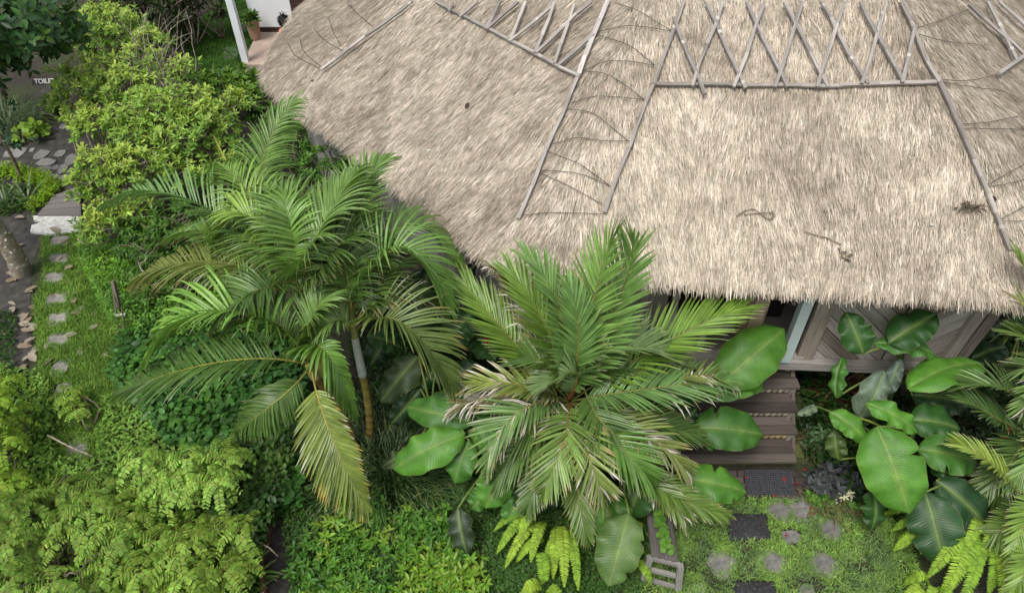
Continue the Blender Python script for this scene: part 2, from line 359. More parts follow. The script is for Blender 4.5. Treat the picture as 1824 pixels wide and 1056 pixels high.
# bamboo battens tied on the thatch
BAM = (.34, .32, .30)
def batten(p0, p1, w=.062, col=BAM, off=.045):
    off += .035; n = max(3, int(math.hypot(p1[0]-p0[0], p1[1]-p0[1])/32)+1)
    P = [on_roof(p0[0]+(p1[0]-p0[0])*i/(n-1), p0[1]+(p1[1]-p0[1])*i/(n-1), off+.012*math.sin(i*2.1)) for i in range(n)]
    P = np.array(P); P[1:-1] += rng.normal(0, .016, (len(P)-2, 3))*V(1, 1, .4); P[1:-1] = .5*P[1:-1]+.25*(P[:-2]+P[2:])
    mb = MB(); nr = unit(V(-.1, -.45, .9)); base = np.array(col)*rng.uniform(.8, 1.2)
    for i in range(n-1):
        beam(mb, P[i], P[i+1]+(P[i+1]-P[i])*.01, w*rng.uniform(.88, 1.1), .03, nr, base*rng.uniform(.8, 1.15))
        if rng.random() < .16:
            q = P[i]+(P[i+1]-P[i])*rng.uniform(.2, .8); d = unit(P[i+1]-P[i]); beam(mb, q-d*.022, q+d*.022, w*1.1, .034, nr, (.5, .48, .45))
    mb.build('bamboo_pole', M['wood'], roof)
BP = [((1160, 149), (1330, 152)), ((1325, 152), (1500, 153)), ((1495, 152), (1673, 146)), ((1218, 2), (1165, 149)), ((1165, 149), (1122, 262)), ((1121, 262), (1077, 378)),
      ((1605, 4), (1673, 146)), ((1673, 144), (1735, 283)), ((1734, 283), (1800, 445)),
      ((1200, 31), (1255, 168)), ((1257, 4), (1328, 157)), ((1330, 4), (1403, 155)), ((1397, 4), (1475, 155)), ((1464, 4), (1546, 149)), ((1533, 4), (1609, 147)),
      ((1288, 4), (1234, 153)), ((1362, 4), (1307, 155)), ((1429, 4), (1380, 155)), ((1504, 4), (1456, 155)), ((1579, 4), (1535, 149)), ((1630, 46), (1607, 147)),
      ((777, 4), (905, 70)), ((902, 69), (1032, 136)), ((1030, 134), (985, 240)), ((985, 240), (923, 389)),
      ((1057, 61), (996, 115)), ((1023, 8), (988, 113)), ((1053, 4), (955, 94)), ((988, 4), (953, 94)), ((984, 12), (911, 71)), ((936, 4), (909, 74)), ((923, 4), (867, 52)), ((890, 4), (865, 52)), ((850, 4), (819, 30)), ((806, 4), (800, 20)),
      ((735, 2), (650, 65)), ((650, 65), (572, 124)),
      ((1726, 8), (1830, 102)), ((1760, 4), (1812, 108)), ((1780, 4), (1830, 50)), ((1780, 131), (1850, 82))]
for k, (a, b) in enumerate(BP):
    batten(a, b, .044 if k < 9 else .038, (.32, .295, .27) if k < 9 else BAM, .04 if k < 9 or 20 < k < 25 else .075)
batten((1083, 2), (1031, 132), .055, (.45, .43, .41), .05)
def wire(pts, r=.0042):
    q = []
    for i in range(len(pts)-1):
        for s in range(8): q.append((pts[i][0]+(pts[i+1][0]-pts[i][0])*s/8, pts[i][1]+(pts[i+1][1]-pts[i][1])*s/8))
    q.append(pts[-1]); q = np.array(q, float)
    for _ in range(6): q[1:-1] = (q[:-2]+q[1:-1]*2+q[2:])/4
    mb = MB(); tube(mb, [on_roof(a+rng.normal(0, .3), b+rng.normal(0, .3), .06+.012*math.sin(a*.13)) for a, b in q], r, 5, (.085, .075, .065)); mb.build('tie_wire', M['wire'], roof)
c1 = lambda L: [(420+a*.3838, b*.3838) for a, b in L]
c2 = lambda L: [(1060+a*.4189, b*.4189) for a, b in L]
for w in ([(1320, 1000), (1500, 985), (1710, 995)], [(1410, 800), (1560, 870), (1705, 950)], [(1410, 790), (1590, 800), (1740, 865)], [(1440, 700), (1600, 760), (1740, 865)],
          [(1470, 670), (1580, 635), (1700, 655), (1832, 655)], [(1540, 505), (1660, 520), (1834, 665)], [(1550, 480), (1660, 445), (1824, 455), (1895, 463)], [(1620, 330), (1720, 340), (1824, 405), (1895, 463)],
          [(1610, 330), (1720, 280), (1824, 285), (1945, 302)], [(1670, 160), (1824, 205), (1945, 302)], [(1670, 150), (1824, 115), (2025, 145)], [(1760, 12), (1870, 50), (2025, 145)],
          [(395, 320), (270, 260), (240, 200)], [(395, 310), (310, 240), (295, 170)], [(500, 240), (400, 180), (360, 130)], [(485, 210), (450, 150), (430, 85)], [(640, 130), (560, 60), (520, 15)]):
    wire(c1(w))
for w in ([(1365, 120), (1480, 85), (1590, 40)], [(1370, 145), (1500, 180), (1640, 190), (1665, 215)], [(1480, 340), (1600, 345), (1720, 315)], [(1480, 350), (1600, 370), (1740, 385), (1790, 430)],
          [(1550, 530), (1680, 520), (1800, 495)], [(1550, 545), (1700, 548), (1824, 550)], [(1650, 795), (1740, 745), (1824, 700)], [(1650, 795), (1740, 785), (1824, 765)], [(1700, 945), (1824, 880)], [(1695, 940), (1824, 940)]):
    wire(c2(w))
# litter lying on the thatch
def flake(name, px, py, L, ang, col, label, cat, group=None):
    p = on_roof(px, py, .05); mb = MB(); d = V(math.cos(ang), math.sin(ang)*.85, math.sin(ang)*.5)
    inst(mb, LV, LF, p[None], d[None], V(-.1, -.5, .85)[None], [L], np.array([col]), [L*.5])
    return tagp(mb.build(name, M['leaf'], base=p), label, cat, group)
flake('dead_leaf', 829, 194, .11, 1.2, (.07, .045, .03), 'dark curled dead leaf lying on the left roof slope', 'leaf')
flake('dead_leaf', 1772, 361, .09, 1.5, (.05, .02, .02), 'dark maroon dead leaf beside the right bamboo pole of the roof', 'leaf')
flake('dead_leaf', 1655, 400, .07, 0, (.6, .6, .56), 'pale scrap of leaf on the lower right of the thatch', 'leaf')
flake('dead_leaf', 760, 269, .06, .4, (.75, .74, .72), 'white scrap low on the left roof slope', 'leaf')
flake('dead_leaf', 554, 146, .06, .8, (.1, .06, .05), 'small brown leaf near the rounded left eave corner', 'leaf')
def twig(pts, label, rad_=.006, col=(.22, .17, .12)):
    q = []
    for i in range(len(pts)-1):
        for s in range(6): q.append((pts[i][0]+(pts[i+1][0]-pts[i][0])*s/6, pts[i][1]+(pts[i+1][1]-pts[i][1])*s/6))
    q = np.array(q+[pts[-1]], float)
    for _ in range(4): q[1:-1] = (q[:-2]+q[1:-1]*2+q[2:])/4
    P = [on_roof(a, b, .05+.01*math.sin(i)) for i, (a, b) in enumerate(q)]; mb = MB(); tube(mb, P, rad_, 5, col)
    tagp(mb.build('dry_twig', M['bark'], base=P[0]), label, 'twig')
twig([(1312, 385), (1330, 374), (1345, 372), (1362, 388), (1376, 392), (1378, 378), (1350, 380), (1325, 382)], 'looped dry vine stem lying in the middle of the front thatch')
twig([(1432, 412), (1455, 420), (1475, 424), (1498, 436)], 'short straight twig low on the front thatch')
# tuft of dark dry leaves caught on the right of the front slope
mb = MB(); p = on_roof(1726, 372, .05); n = 40; a = rng.uniform(0, 6.28, n)
pos = p+np.stack([rng.normal(0, .065, n), rng.normal(0, .045, n), np.abs(rng.normal(0, .03, n))], 1)
inst(mb, LV, LF, pos, np.stack([np.cos(a), np.sin(a), rng.normal(.2, .3, n)], 1), np.tile(V(0, -.4, 1), (n, 1)), rng.uniform(.05, .12, n), jcol((.12, .09, .07), n, .4), rng.uniform(.01, .03, n))
tagp(mb.build('dry_leaf_tuft', M['leaf'], base=p), 'dark clump of dry leaves caught on the right of the front thatch', kind='stuff')
mb = MB(); p = on_roof(1505, 458, .04); n = 16; a = rng.uniform(0, 6.28, n)
inst(mb, LV, LF, p+rng.normal(0, .03, (n, 3)), np.stack([np.cos(a), np.sin(a), rng.normal(.2, .3, n)], 1), np.tile(V(0, -.4, 1), (n, 1)), rng.uniform(.04, .09, n), jcol((.16, .13, .09), n, .4), rng.uniform(.01, .03, n))
tagp(mb.build('dry_leaf_tuft', M['leaf'], base=p), 'small tuft of loose straw near the front eave', kind='stuff')

# walls, floor, timber
FZ = .95; RW = 6.62
def wc(k, rin):
    a = -math.pi/2+PHI+(k+.5)*math.pi/4; q = rin/math.cos(math.pi/8); return V(CX+q*math.cos(a), CY+q*math.sin(a), 0)
WL, WB = wc(-1, RW), wc(-2, RW)                     # front-left and back-left corners
fdir = unit(V(math.cos(PHI), math.sin(PHI), 0)); fn = V(math.sin(PHI), -math.cos(PHI), 0)
WR = at(1664, 628, FZ); s_ = np.dot(WR-WL, fdir); WRf = WL+fdir*s_; WRb = WRf+unit(V(.75, .66, 0))*4.5
def wpt(px, py): # a photo pixel on the front wall plane
    d = ray(px, py); tt = np.dot(WL-CAM, fn)/np.dot(d, fn); return CAM+d*tt
GREY = (.27, .245, .22); PALE = (.42, .40, .37); BRN = (.17, .13, .10)
def wallboards(name, a, b, z0, z1, bw, col, nrm, parent=house):
    mb = MB(); L = np.linalg.norm(b-a); d = unit(b-a); n = max(1, int(L/bw))
    for i in range(n):
        c = a+d*(i+.5)*L/n; off = nrm*rng.uniform(-.006, .006)
        beam(mb, c+off+UP*z0, c+off+UP*z1, .025, L/n*.97, d*1.0, np.array(col)*rng.uniform(.75, 1.2))
    return mb.build(name, M['wood'], parent)
ln = unit(V(-(WL-WB)[1], (WL-WB)[0], 0)); ln = ln if np.dot(ln, WL-V(CX, CY, 0)) > 0 else -ln
wallboards('side_wall', WB, WL, FZ, 2.75, .17, (.24, .235, .23), ln)
wallboards('side_wall', wc(-3, RW), WB, FZ, 2.75, .17, (.24, .235, .23), V(-1, 0, 0))
wallboards('side_wall', WRf, WRb, FZ, 2.75, .2, (.3, .27, .24), unit(V(.66, -.75, 0)))
mb = MB(); ins = 6.2
fl = [WL-fn*.06, WRf-fn*.06, WRb, WRb+V(0, 4, 0), wc(-3, RW)+V(0, 3, 0), WB]
slab(mb, [(q[0], q[1]) for q in fl], FZ-.14, FZ-.01, (.3, .27, .24)); mb.build('floor_deck', M['wood'], house)
# front wall pieces measured from the photo
dL, dM, dR = wpt(1168, 640), wpt(1318, 640), wpt(1412, 640)
zflat = lambda q, z: V(q[0], q[1], z)
wallboards('front_wall', zflat(WL, 0), zflat(dL, 0), FZ, 2.75, .16, GREY, fn)
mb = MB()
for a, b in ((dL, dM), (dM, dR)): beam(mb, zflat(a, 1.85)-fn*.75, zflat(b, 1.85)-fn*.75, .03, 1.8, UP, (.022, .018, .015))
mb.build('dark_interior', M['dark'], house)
mb = MB(); beam(mb, zflat(wpt(1322, 640), FZ)+fn*.01, zflat(wpt(1322, 640), 2.7)+fn*.01, .17, .07, fn, (.33, .26, .19)); mb.build('door_post', M['wood'], house)
mb = MB(); beam(mb, zflat(wpt(1302, 640), FZ), zflat(wpt(1302, 640), 2.7), .12, .05, fn, (.22, .17, .13)); mb.build('door_post', M['wood'], house)
mb = MB()
for q in (1180, 1240): beam(mb, zflat(wpt(q, 640), FZ), zflat(wpt(q, 640), 2.7), .08, .05, fn, (.35, .33, .3))
beam(mb, zflat(dL, 1.42), zflat(dM, 1.42), .04, .07, UP, (.30, .28, .26)); mb.build('window_frame', M['wood'], house)
mb = MB(); q = zflat(wpt(1393, 640), 0)+fn*.05
beam(mb, q+UP*(FZ-.01), q+UP*2.65, .12, .12, fn, (.47, .56, .53)); tagp(mb.build('painted_post', M['paint'], house), 'pale mint painted post')
mb = MB(); tube(mb, [q+UP*2.42+V(-.03, -.08, 0), q+UP*2.30+V(-.05, -.1, 0)], [.05, .05], 10, (.42, .47, .45)); mb.build('wall_lamp', M['paint'], house)
mb = MB(); q = zflat(wpt(1428, 640), 0)+fn*.02; beam(mb, q+UP*FZ, q+UP*2.7, .20, .07, fn, (.27, .235, .195)); mb.build('door_post', M['wood'], house)
# chevron boarded panel
def clip(poly, rect):
    x0, y0, x1, y1 = rect
    for ax, lim, sg in ((0, x0, 1), (0, x1, -1), (1, y0, 1), (1, y1, -1)):
        out = []
        for i in range(len(poly)):
            a, b = poly[i-1], poly[i]; ia, ib = sg*(a[ax]-lim) >= 0, sg*(b[ax]-lim) >= 0
            if ia != ib: tt = (lim-a[ax])/(b[ax]-a[ax]); out.append((a[0]+tt*(b[0]-a[0]), a[1]+tt*(b[1]-a[1])))
            if ib: out.append(b)
        poly = out
        if len(poly) < 3: return []
    return poly
pl = zflat(wpt(1446, 640), 0); s0, s1 = 0.0, float(np.dot(WRf-pl, fdir)); mid = s1*.53
mb = MB(); bw = .15
for rect, sl_ in (((s0, FZ+.04, mid-.012, 2.72), -1.0), ((mid+.012, FZ+.04, s1, 2.72), 1.0)):
    for k in range(-26, 32):
        c0 = FZ+k*bw*1.3; c1_ = c0+bw*1.3*.93
        o = rect[0] if sl_ > 0 else rect[2]
        y_ = lambda s, c: c+(s-o)*sl_*.95
        poly = clip([(rect[0], y_(rect[0], c0)), (rect[2], y_(rect[2], c0)), (rect[2], y_(rect[2], c1_)), (rect[0], y_(rect[0], c1_))], rect)
        if len(poly) < 3: continue
        n = len(poly); th = rng.uniform(.012, .022)
        v = [pl+fdir*s+UP*z for s, z in poly]+[pl+fdir*s+UP*z+fn*th for s, z in poly]
        col = np.array([(.34, .305, .27), (.25, .22, .185), (.41, .38, .35), (.22, .18, .145), (.32, .29, .26)][rng.integers(5)])
        uv = [(s*.7+z*sl_*.7+k*3.1, s*.7-z*sl_*.7) for s, z in poly]*2
        mb.add(v, [np.array([list(range(n, 2*n))]), np.array([(i, (i+1) % n, n+(i+1) % n, n+i) for i in range(n)])], col, uv)
mb.build('wall_panel', M['wood'], house, smooth=False)
mb = MB(); beam(mb, pl+fdir*(s1/2)+UP*FZ-fn*.02, pl+fdir*(s1/2)+UP*2.72-fn*.02, s1, .02, fn, (.08, .065, .05)); mb.build('wall_backing', M['wood'], house)
mb = MB(); sx = [(i/14) for i in range(15)]
tube(mb, [pl+fdir*(s1*(.22+.5*q))+UP*(2.42-.20*math.sin(q*math.pi))+fn*.05 for q in sx], .05, 8, (.30, .265, .23)); mb.build('curved_beam', M['wood'], house)
mb = MB(); beam(mb, WRf+UP*FZ+fn*.03, WRf+UP*2.7+fn*.03+fdir*.1, .13, .1, fn, (.33, .30, .265)); beam(mb, WRf+fdir*.17+UP*FZ+fn*.0, WRf+fdir*.3+UP*2.7, .13, .1, fn, (.26, .22, .19)); mb.build('corner_post', M['wood'], house)
mb = MB(); a = zflat(WL, FZ-.035)+fn*.05; b = zflat(WRf, FZ-.035)+fn*.05; beam(mb, a, b, .12, .13, UP, (.36, .34, .315)); mb.build('sill_beam', M['wood'], house)
mb = MB(); beam(mb, zflat(WL, FZ+.06)+fn*.02, zflat(wpt(1425, 640), FZ+.06)+fn*.02, .09, .06, UP, (.38, .355, .325)); mb.build('threshold', M['wood'], house)
for q in (WL, (WL+WRf)/2, WRf, WB, (WL+WB)/2):
    c = q-unit(q-V(CX, CY, 0))*.25; mb = MB(); tube(mb, [zflat(c, 0), zflat(c, FZ-.1)], .11, 10, (.14, .12, .10)); mb.build('stilt', M['wood'], house)
# near-black sheets set back under the floor, standing in for the stilt space's shade
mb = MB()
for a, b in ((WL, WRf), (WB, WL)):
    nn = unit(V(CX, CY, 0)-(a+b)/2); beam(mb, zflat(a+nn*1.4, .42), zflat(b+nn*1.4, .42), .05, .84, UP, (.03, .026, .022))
mb.build('under_floor_shade', M['dark'], house)

# ------------------------------------------------------------------ steps
TY = [(648, .86), (690, .70), (732, .535), (772, .37), (822, .20)]     # front edge of each tread (photo row at x=1410) and its height
steps = thing('wooden_steps', at(1320, 825, 0), 'five grey plank steps with stone risers climbing to the house door', 'steps')
XL, XR = [1205, 1208, 1206, 1204, 1202], [1419, 1424, 1422, 1420, 1419]
prev = None
for i, (py, z) in enumerate(TY):
    fl_, fr2 = at(XL[i], py+1, z), at(XR[i], py, z)
    if i == 0: bl, br = fl_-fn*.34, fr2-fn*.34
    else: bl, br = V(*(prev[0][:2]-fn[:2]*.05), z), V(*(prev[1][:2]-fn[:2]*.05), z)
    dep = np.linalg.norm((bl-fl_)[:2]); mb = MB(); d = unit(fr2-fl_); dd = unit(np.cross(UP, d))
    np_ = 2 if dep < .34 else 3
    for k in range(np_):
        w = dep/np_; o = dd*(w*(k+.5)); beam(mb, fl_+o-UP*.02, fr2+o-UP*.02+d*rng.uniform(0, .015), w*.975, .036, UP, np.array([(.09, .075, .064), (.118, .102, .088), (.06, .05, .043)][(i+k) % 3]))
    mb.build('tread', M['wood'], steps)
    prev = (fl_, fr2)
    if i < 4:
        mb = MB(); zz = z-.045; zl = TY[i+1][1]; n = 20; L = np.linalg.norm((fr2-fl_)[:2]); o0 = fl_+dd*.07
        for k in range(n):
            q = o0+d*(L*(k+.5)/n); wst = L/n*.47; col = np.array([(.42, .36, .27), (.36, .32, .26), (.30, .27, .23)][rng.integers(3)])*(1.1 if i == 3 else 1)
            if i == 3: col = np.array((.46, .36, .18))*rng.uniform(.8, 1.1)
            hh = zz-zl; mid_ = V(q[0], q[1], zl+hh/2)
            ph = np.linspace(0, 2*math.pi, 9)[:-1]; ring = []
            for rr_, ox in ((1.0, 0.0), (.85, .03), (.3, .045)):
                for a in ph:
                    sq = max(abs(math.cos(a)), abs(math.sin(a)))**-.7
                    ring.append(mid_+d*(math.cos(a)*wst*rr_*sq+math.sin(a)*wst*.3)+UP*math.sin(a)*hh*.5*rr_*sq*.92-dd*ox)
            f = [(r_*8+j, r_*8+(j+1) % 8, (r_+1)*8+(j+1) % 8, (r_+1)*8+j) for r_ in range(2) for j in range(8)]
            mb.add(ring, [np.array(f), np.array([[16+j for j in range(8)]])], col)
        mb.build('stone_riser', M['stone'], steps)
        mb = MB(); e = fr2-d*.055+dd*.045
        beam(mb, V(e[0], e[1], z-.04), V(e[0], e[1], TY[i+1][1]), .075, .055, dd, (.27, .245, .22)); mb.build('riser_post', M['wood'], steps)
for q in (0.02, .98):
    mb = MB(); a = at(1205, 822, .1)*(1-q)+at(1419, 822, .1)*q; b = zflat(at(1205, 648, .8)*(1-q)+at(1419, 648, .8)*q, .8)
    beam(mb, a+dd*.1-UP*.02, b+dd*.1-UP*.04, .045, .16, UP, (.12, .10, .085)); mb.build('stringer', M['wood'], steps)
# mossy plinth and brick landing
mb = MB(); a, b = at(1203, 826, .0)+dd*.1, at(1425, 826, .0)+dd*.1
beam(mb, a+UP*.085-dd*.02, b+UP*.085-dd*.02, .2, .17, UP, (.075, .085, .025))
tagp(mb.build('step_plinth', M['stone'], base=a), 'moss covered stone plinth under the bottom step', 'plinth')
land = pxpoly([(1288, 842), (1432, 842), (1446, 888), (1410, 893), (1290, 884)])
mb = MB(); p0, p1, p2, p3 = at(1290, 840)[:2], at(1432, 840)[:2], at(1446, 890)[:2], at(1292, 885)[:2]
for i in range(4):
    for j in range(6):
        g = lambda u, v: (p0*(1-u)+p1*u)*(1-v)+(p3*(1-u)+p2*u)*v
        o = .5*(i % 2); u0, u1, v0, v1 = (j+o)/6.5+.006, (j+1+o)/6.5-.006, i/4+.01, (i+1)/4-.01
        slab(mb, [g(u0, v0), g(u1, v0), g(u1, v1), g(u0, v1)], 0, .035, np.array((.075, .06, .055))*rng.uniform(.6, 1.3), .001)
tagp(mb.build('brick_landing', M['stone'], base=(*p0, 0), smooth=False), kind='structure')
def mat_obj(px, label, z, holes):
    q = [at(a, b, 0)[:2] for a, b in px]; t0 = thing('door_mat' if holes else 'rubber_pad', (*q[3], z), label, 'mat'); mb = MB()
    g = lambda u, v: (q[0]*(1-u)+q[1]*u)*(1-v)+(q[3]*(1-u)+q[2]*u)*v
    if holes:
        nx, ny = 19, 11
        for i in range(nx+1): u = i/nx; beam(mb, V(*g(u, 0), z+.012), V(*g(u, 1), z+.012), .013, .02, UP, (.05, .052, .058))
        for i in range(ny+1): u = i/ny; beam(mb, V(*g(0, u), z+.013), V(*g(1, u), z+.013), .013, .02, UP, (.054, .056, .063))
        mb.build('mat_grid', M['rubber'], t0)
        mb = MB(); slab(mb, [g(0, 0), g(1, 0), g(1, 1), g(0, 1)], z-.0, z+.003, (.012, .012, .013)); mb.build('mat_backing', M['rubber'], t0)
    else:
        n = 12; r = []
        for s in range(4):
            for k in range(n): 
                uv = [(k/n, 0), (1, k/n), (1-k/n, 1), (0, 1-k/n)][s]; e = g(*uv); r.append(e+rng.normal(0, .005, 2))
        slab(mb, r, 0, z, (.028, .027, .029), .001); mb.build('pad_surface', M['rubber'], t0)
        mb = MB(); nn = 260; uv = rng.uniform(.06, .94, (nn, 2)); pos = np.array([V(*g(a, b), z+.006) for a, b in uv]); a = rng.uniform(0, 6.28, nn)
        inst(mb, OV, LF, pos, np.stack([np.cos(a), np.sin(a), a*0], 1), np.tile(UP, (nn, 1)), rng.uniform(.004, .011, nn), jcol((.11, .105, .105), nn, .4), rng.uniform(.004, .009, nn)); tagp(mb.build('grit', M['stone'], t0), kind='stuff')
mat_obj([(1325, 842), (1405, 842), (1410, 884), (1331, 882)], 'black rubber door mat full of round holes below the steps', .038, True)
mat_obj([(1296, 916), (1364, 916), (1372, 962), (1297, 964)], 'square black pad in the grass just in front of the landing', .03, False)
mat_obj([(1310, 1036), (1378, 1036), (1386, 1082), (1308, 1082)], 'square black pad cut off by the bottom edge of the photo', .03, False)

# ------------------------------------------------------------------ stones
def stone(px, py, w, h, label, rot=0., z=.03, col=(.24, .225, .205), name='stepping_stone', n=11, sq=.7, group=None, cat='stepping stone'):
    c = at(px, py); s = scale_at(c); sinv = abs(unit(ray(px, py))[2]); poly = []
    for k in range(n):
        a = 2*math.pi*k/n+rng.uniform(-.15, .15); e = (abs(math.cos(a))**5+abs(math.sin(a))**5)**(-1/5)*rng.uniform(.84, 1.08)
        x, y = e*math.cos(a)*w*s/2, e*math.sin(a)*h*s/2/sinv; poly.append((c[0]+x*math.cos(rot)-y*math.sin(rot), c[1]+x*math.sin(rot)+y*math.cos(rot)))
    mb = MB(); slab(mb, poly, -.02, z, np.array(col)*rng.uniform(.85, 1.15), .004)
    return tagp(mb.build(name, M['stone'], base=(c[0], c[1], 0), smooth=False), label, cat, group)
G1 = 'stepping stones across the front lawn'
for (px, py, w, h, rot, lab) in ((1285, 1004, 52, 42, .7, 'grey stepping stone nearest the bench'), (1375, 1003, 48, 46, .8, 'grey diamond stone just above the lower black pad'),
                                 (1466, 1004, 48, 46, .75, 'grey square stone rightmost in the front lawn row'), (1388, 911, 46, 40, .7, 'worn stone directly below the brick landing'),
                                 (1428, 909, 48, 42, .1, 'dark stone at the right end of the brick landing'), (1480, 944, 46, 34, .3, 'brown broken stone towards the right fern bed'),
                                 (1408, 956, 36, 22, .2, 'small half buried stone between the upper pad and the lower row'), (1268, 895, 46, 26, .1, 'grey stone beside the mat half under a palm frond'),
                                 (1240, 1052, 34, 24, .5, 'stone beside the front leg of the bench at the photo edge'), (1436, 1054, 30, 20, .4, 'sliver of stone at the bottom right of the lower pad')):
    stone(px, py, w, h, lab, rot, .022, (.165, .16, .148), group=G1)
G2 = 'stepping stones down the left grass path'
for (px, py, w, h, rot, lab) in ((107, 431, 36, 18, .1, 'first stepping stone below the whitewashed step'), (105, 463, 42, 20, .1, 'second stepping stone below the whitewashed step'),
                                 (97, 497, 38, 20, .15, 'third stepping stone below the whitewashed step'), (101, 535, 38, 22, .25, 'fourth stone down the left path, a clean square'),
                                 (104, 569, 38, 24, .2, 'fifth stone down the left path, tilted with rounded corners'), (104, 607, 40, 26, .1, 'cracked stone on the left path with a dead leaf on it'),
                                 (109, 656, 30, 30, .05, 'upright square stone low on the left path'), (114, 694, 28, 20, .3, 'half overgrown stone above the feathery shrubs'),
                                 (138, 802, 40, 38, .4, 'large grey stone between the feathery shrubs'), (126, 752, 26, 18, .4, 'small stone almost hidden in feathery leaves')):
    stone(px, py, w, h, lab, rot, .03, (.235, .225, .205), group=G2)
G3 = 'flagstones set in the dark path'
for k, (x, y, w, h) in enumerate([(75, 482, 95, 40), (205, 492, 70, 40), (300, 486, 50, 28), (230, 530, 92, 30), (205, 570, 84, 34), (275, 556, 36, 20), (128, 572, 56, 32), (250, 600, 90, 22), (312, 562, 44, 40), (352, 518, 56, 50), (322, 606, 56, 24), (12, 548, 44, 46), (322, 352, 50, 22), (378, 282, 46, 22), (330, 180, 34, 34), (160, 470, 26, 14), (350, 570, 26, 24)]):
    stone(x*.36, 100+y*.36, w*.36, h*.36, 'flat grey flagstone set in the dark earth path beside the lime edging', rng.uniform(-.3, .3), .03, (.22, .215, .205), 'flagstone', 8, group=G3, cat='flagstone')
# pale stone at the porch lawn
stone(401, 128, 14, 12, 'grey stone in the far lawn nearest the eave', .3, .03, (.2, .2, .2)); stone(412, 96, 26, 20, 'grey stone in the far lawn beside the white post', .3, .03, (.2, .2, .2))
stone(434, 52, 22, 14, 'grey stone in the far lawn behind the white post', .3, .03, (.2, .2, .2))

# whitewashed wooden step on the path
c = at(98, 385); st = thing('garden_step', c, 'grey plank step with a whitewashed weathered front board on the path', 'step')
q = [at(95, 348, .1), at(142, 330, .1), at(144, 382, .1), at(66, 382, .1)]
mb = MB()
for k in range(4):
    u0, u1 = k/4+.01, (k+1)/4-.01; g = lambda u, v: (q[0]*(1-u)+q[3]*u)*(1-v)+(q[1]*(1-u)+q[2]*u)*v
    slab(mb, [g(u0, 0)[:2], g(u0, 1)[:2], g(u1, 1)[:2], g(u1, 0)[:2]], .03, .1, np.array((.19, .18, .175))*rng.uniform(.8, 1.15), .002)
mb.build('step_board', M['wood'], st, smooth=False)
pts = [(59, 384), (142, 383), (144, 413), (90, 416), (54, 412), (56, 401), (78, 394), (60, 392)]
mb = MB(); slab(mb, [at(a, b, .05)[:2] for a, b in pts[::-1]], .0, .055, (.62, .61, .58), .002); mb.build('whitewashed_board', M['stone'], st, smooth=False)

# ------------------------------------------------------------------ bench
bn = thing('garden_bench', at(1180, 1000), 'grey wooden plank bench with a ladder like end frame in the lawn', 'bench')
BZ = .42; A0, A1 = at(1160, 990, BZ), at(1208, 1002, BZ); B0, B1 = at(1150, 905, BZ), at(1196, 905, BZ)
B0 = A0+unit(B0-A0)*1.35; B1 = A1+unit(B0-A0)*1.35; bd = unit(B0-A0); bs = unit(A1-A0); bwid = np.linalg.norm(A1-A0)
mb = MB()
for k in range(4):
    a = A0+bs*bwid*(k+.5)/4; beam(mb, a, a+bd*1.35, bwid/4*.95, .035, UP, (.115, .105, .10))
mb.build('seat', M['wood'], bn)
for e, sg in ((A0, -1), (B0, 1)):
    foot0, foot1 = e-bs*.05+bd*sg*.085, e+bs*(bwid+.05)+bd*sg*.085
    for q0, q1 in ((e+UP*.0-bs*.02, foot0), (e+bs*(bwid+.02), foot1)):
        mb = MB(); beam(mb, zflat(q1, 0), q0+UP*.0+bd*sg*.02, .065, .065, bd, (.235, .23, .215)); mb.build('leg', M['wood'], bn)
    mb = MB()
    for u in (.08, .5, .94):
        l = zflat(foot0, 0)*(1-u)+(e-bs*.02)*u; r = zflat(foot1, 0)*(1-u)+(e+bs*(bwid+.02))*u; beam(mb, l, r, .045, .045, UP, (.24, .235, .22))
    mb.build('rung', M['wood'], bn)

# wooden stakes by the left path
stk = thing('stake_frame', at(213, 585), 'weathered stake with a short white crosspiece and thin canes by the path', 'stake')
mb = MB(); beam(mb, at(222, 590), at(201, 500, .75), .06, .045, V(1, 0, 0), (.16, .135, .115)); mb.build('stake', M['wood'], stk)
mb = MB(); a = at(206, 562, .35); beam(mb, a, a+V(.13, .02, .0), .03, .03, UP, (.6, .58, .55)); mb.build('crosspiece', M['wood'], stk)
for p0, p1 in (((214, 615), (202, 520)), ((226, 605), (217, 550))):
    mb = MB(); tube(mb, [at(*p0), at(*p1, .6)], .011, 6, (.13, .11, .09)); mb.build('cane', M['bark'], stk)
# terracotta edging beside the soil patch
mb = MB(); P = [at(a, b) for a, b in ((472, 1060), (468, 1000), (480, 960), (494, 905), (512, 870))]
for a, b in zip(P[:-1], P[1:]): beam(mb, a+UP*.05, b+UP*.05+(b-a)*.0, .06, .12, UP, (.10, .045, .028))
tagp(mb.build('edging_board', M['wood'], base=P[0]), 'dark reddish wooden edging beside the bare soil strip', 'edging')

# ------------------------------------------------------------------ far porch, pot, person
PZ = .17
por = thing('porch_house', at(470, 100), 'white walled cottage with a pale concrete porch and square white post', 'house')
f0, f1 = at(431, 115, PZ), at(431, 115, PZ)+V(4.5, 0, 0); b0 = at(452, 57, PZ); b1 = b0+V(4.2, 0, 0)
mb = MB(); slab(mb, [f0[:2], f1[:2], (b1+V(0, 1.5, 0))[:2], (b0+V(0, 1.5, 0))[:2]], 0, PZ, (.40, .31, .255)); mb.build('porch_floor', M['conc'], por, smooth=False)
mb = MB(); beam(mb, V(b0[0], b0[1]+.06, PZ+1.5), V(b0[0]+1.06, b0[1]+.06, PZ+1.5), .12, 2.8, UP, (.72, .75, .76)); beam(mb, V(b0[0]+.06, b0[1]+.125, PZ+1.5), V(b0[0]+.06, b0[1]+3, PZ+1.5), .12, 2.8, UP, (.72, .75, .76)); mb.build('wall', M['plaster'], por)
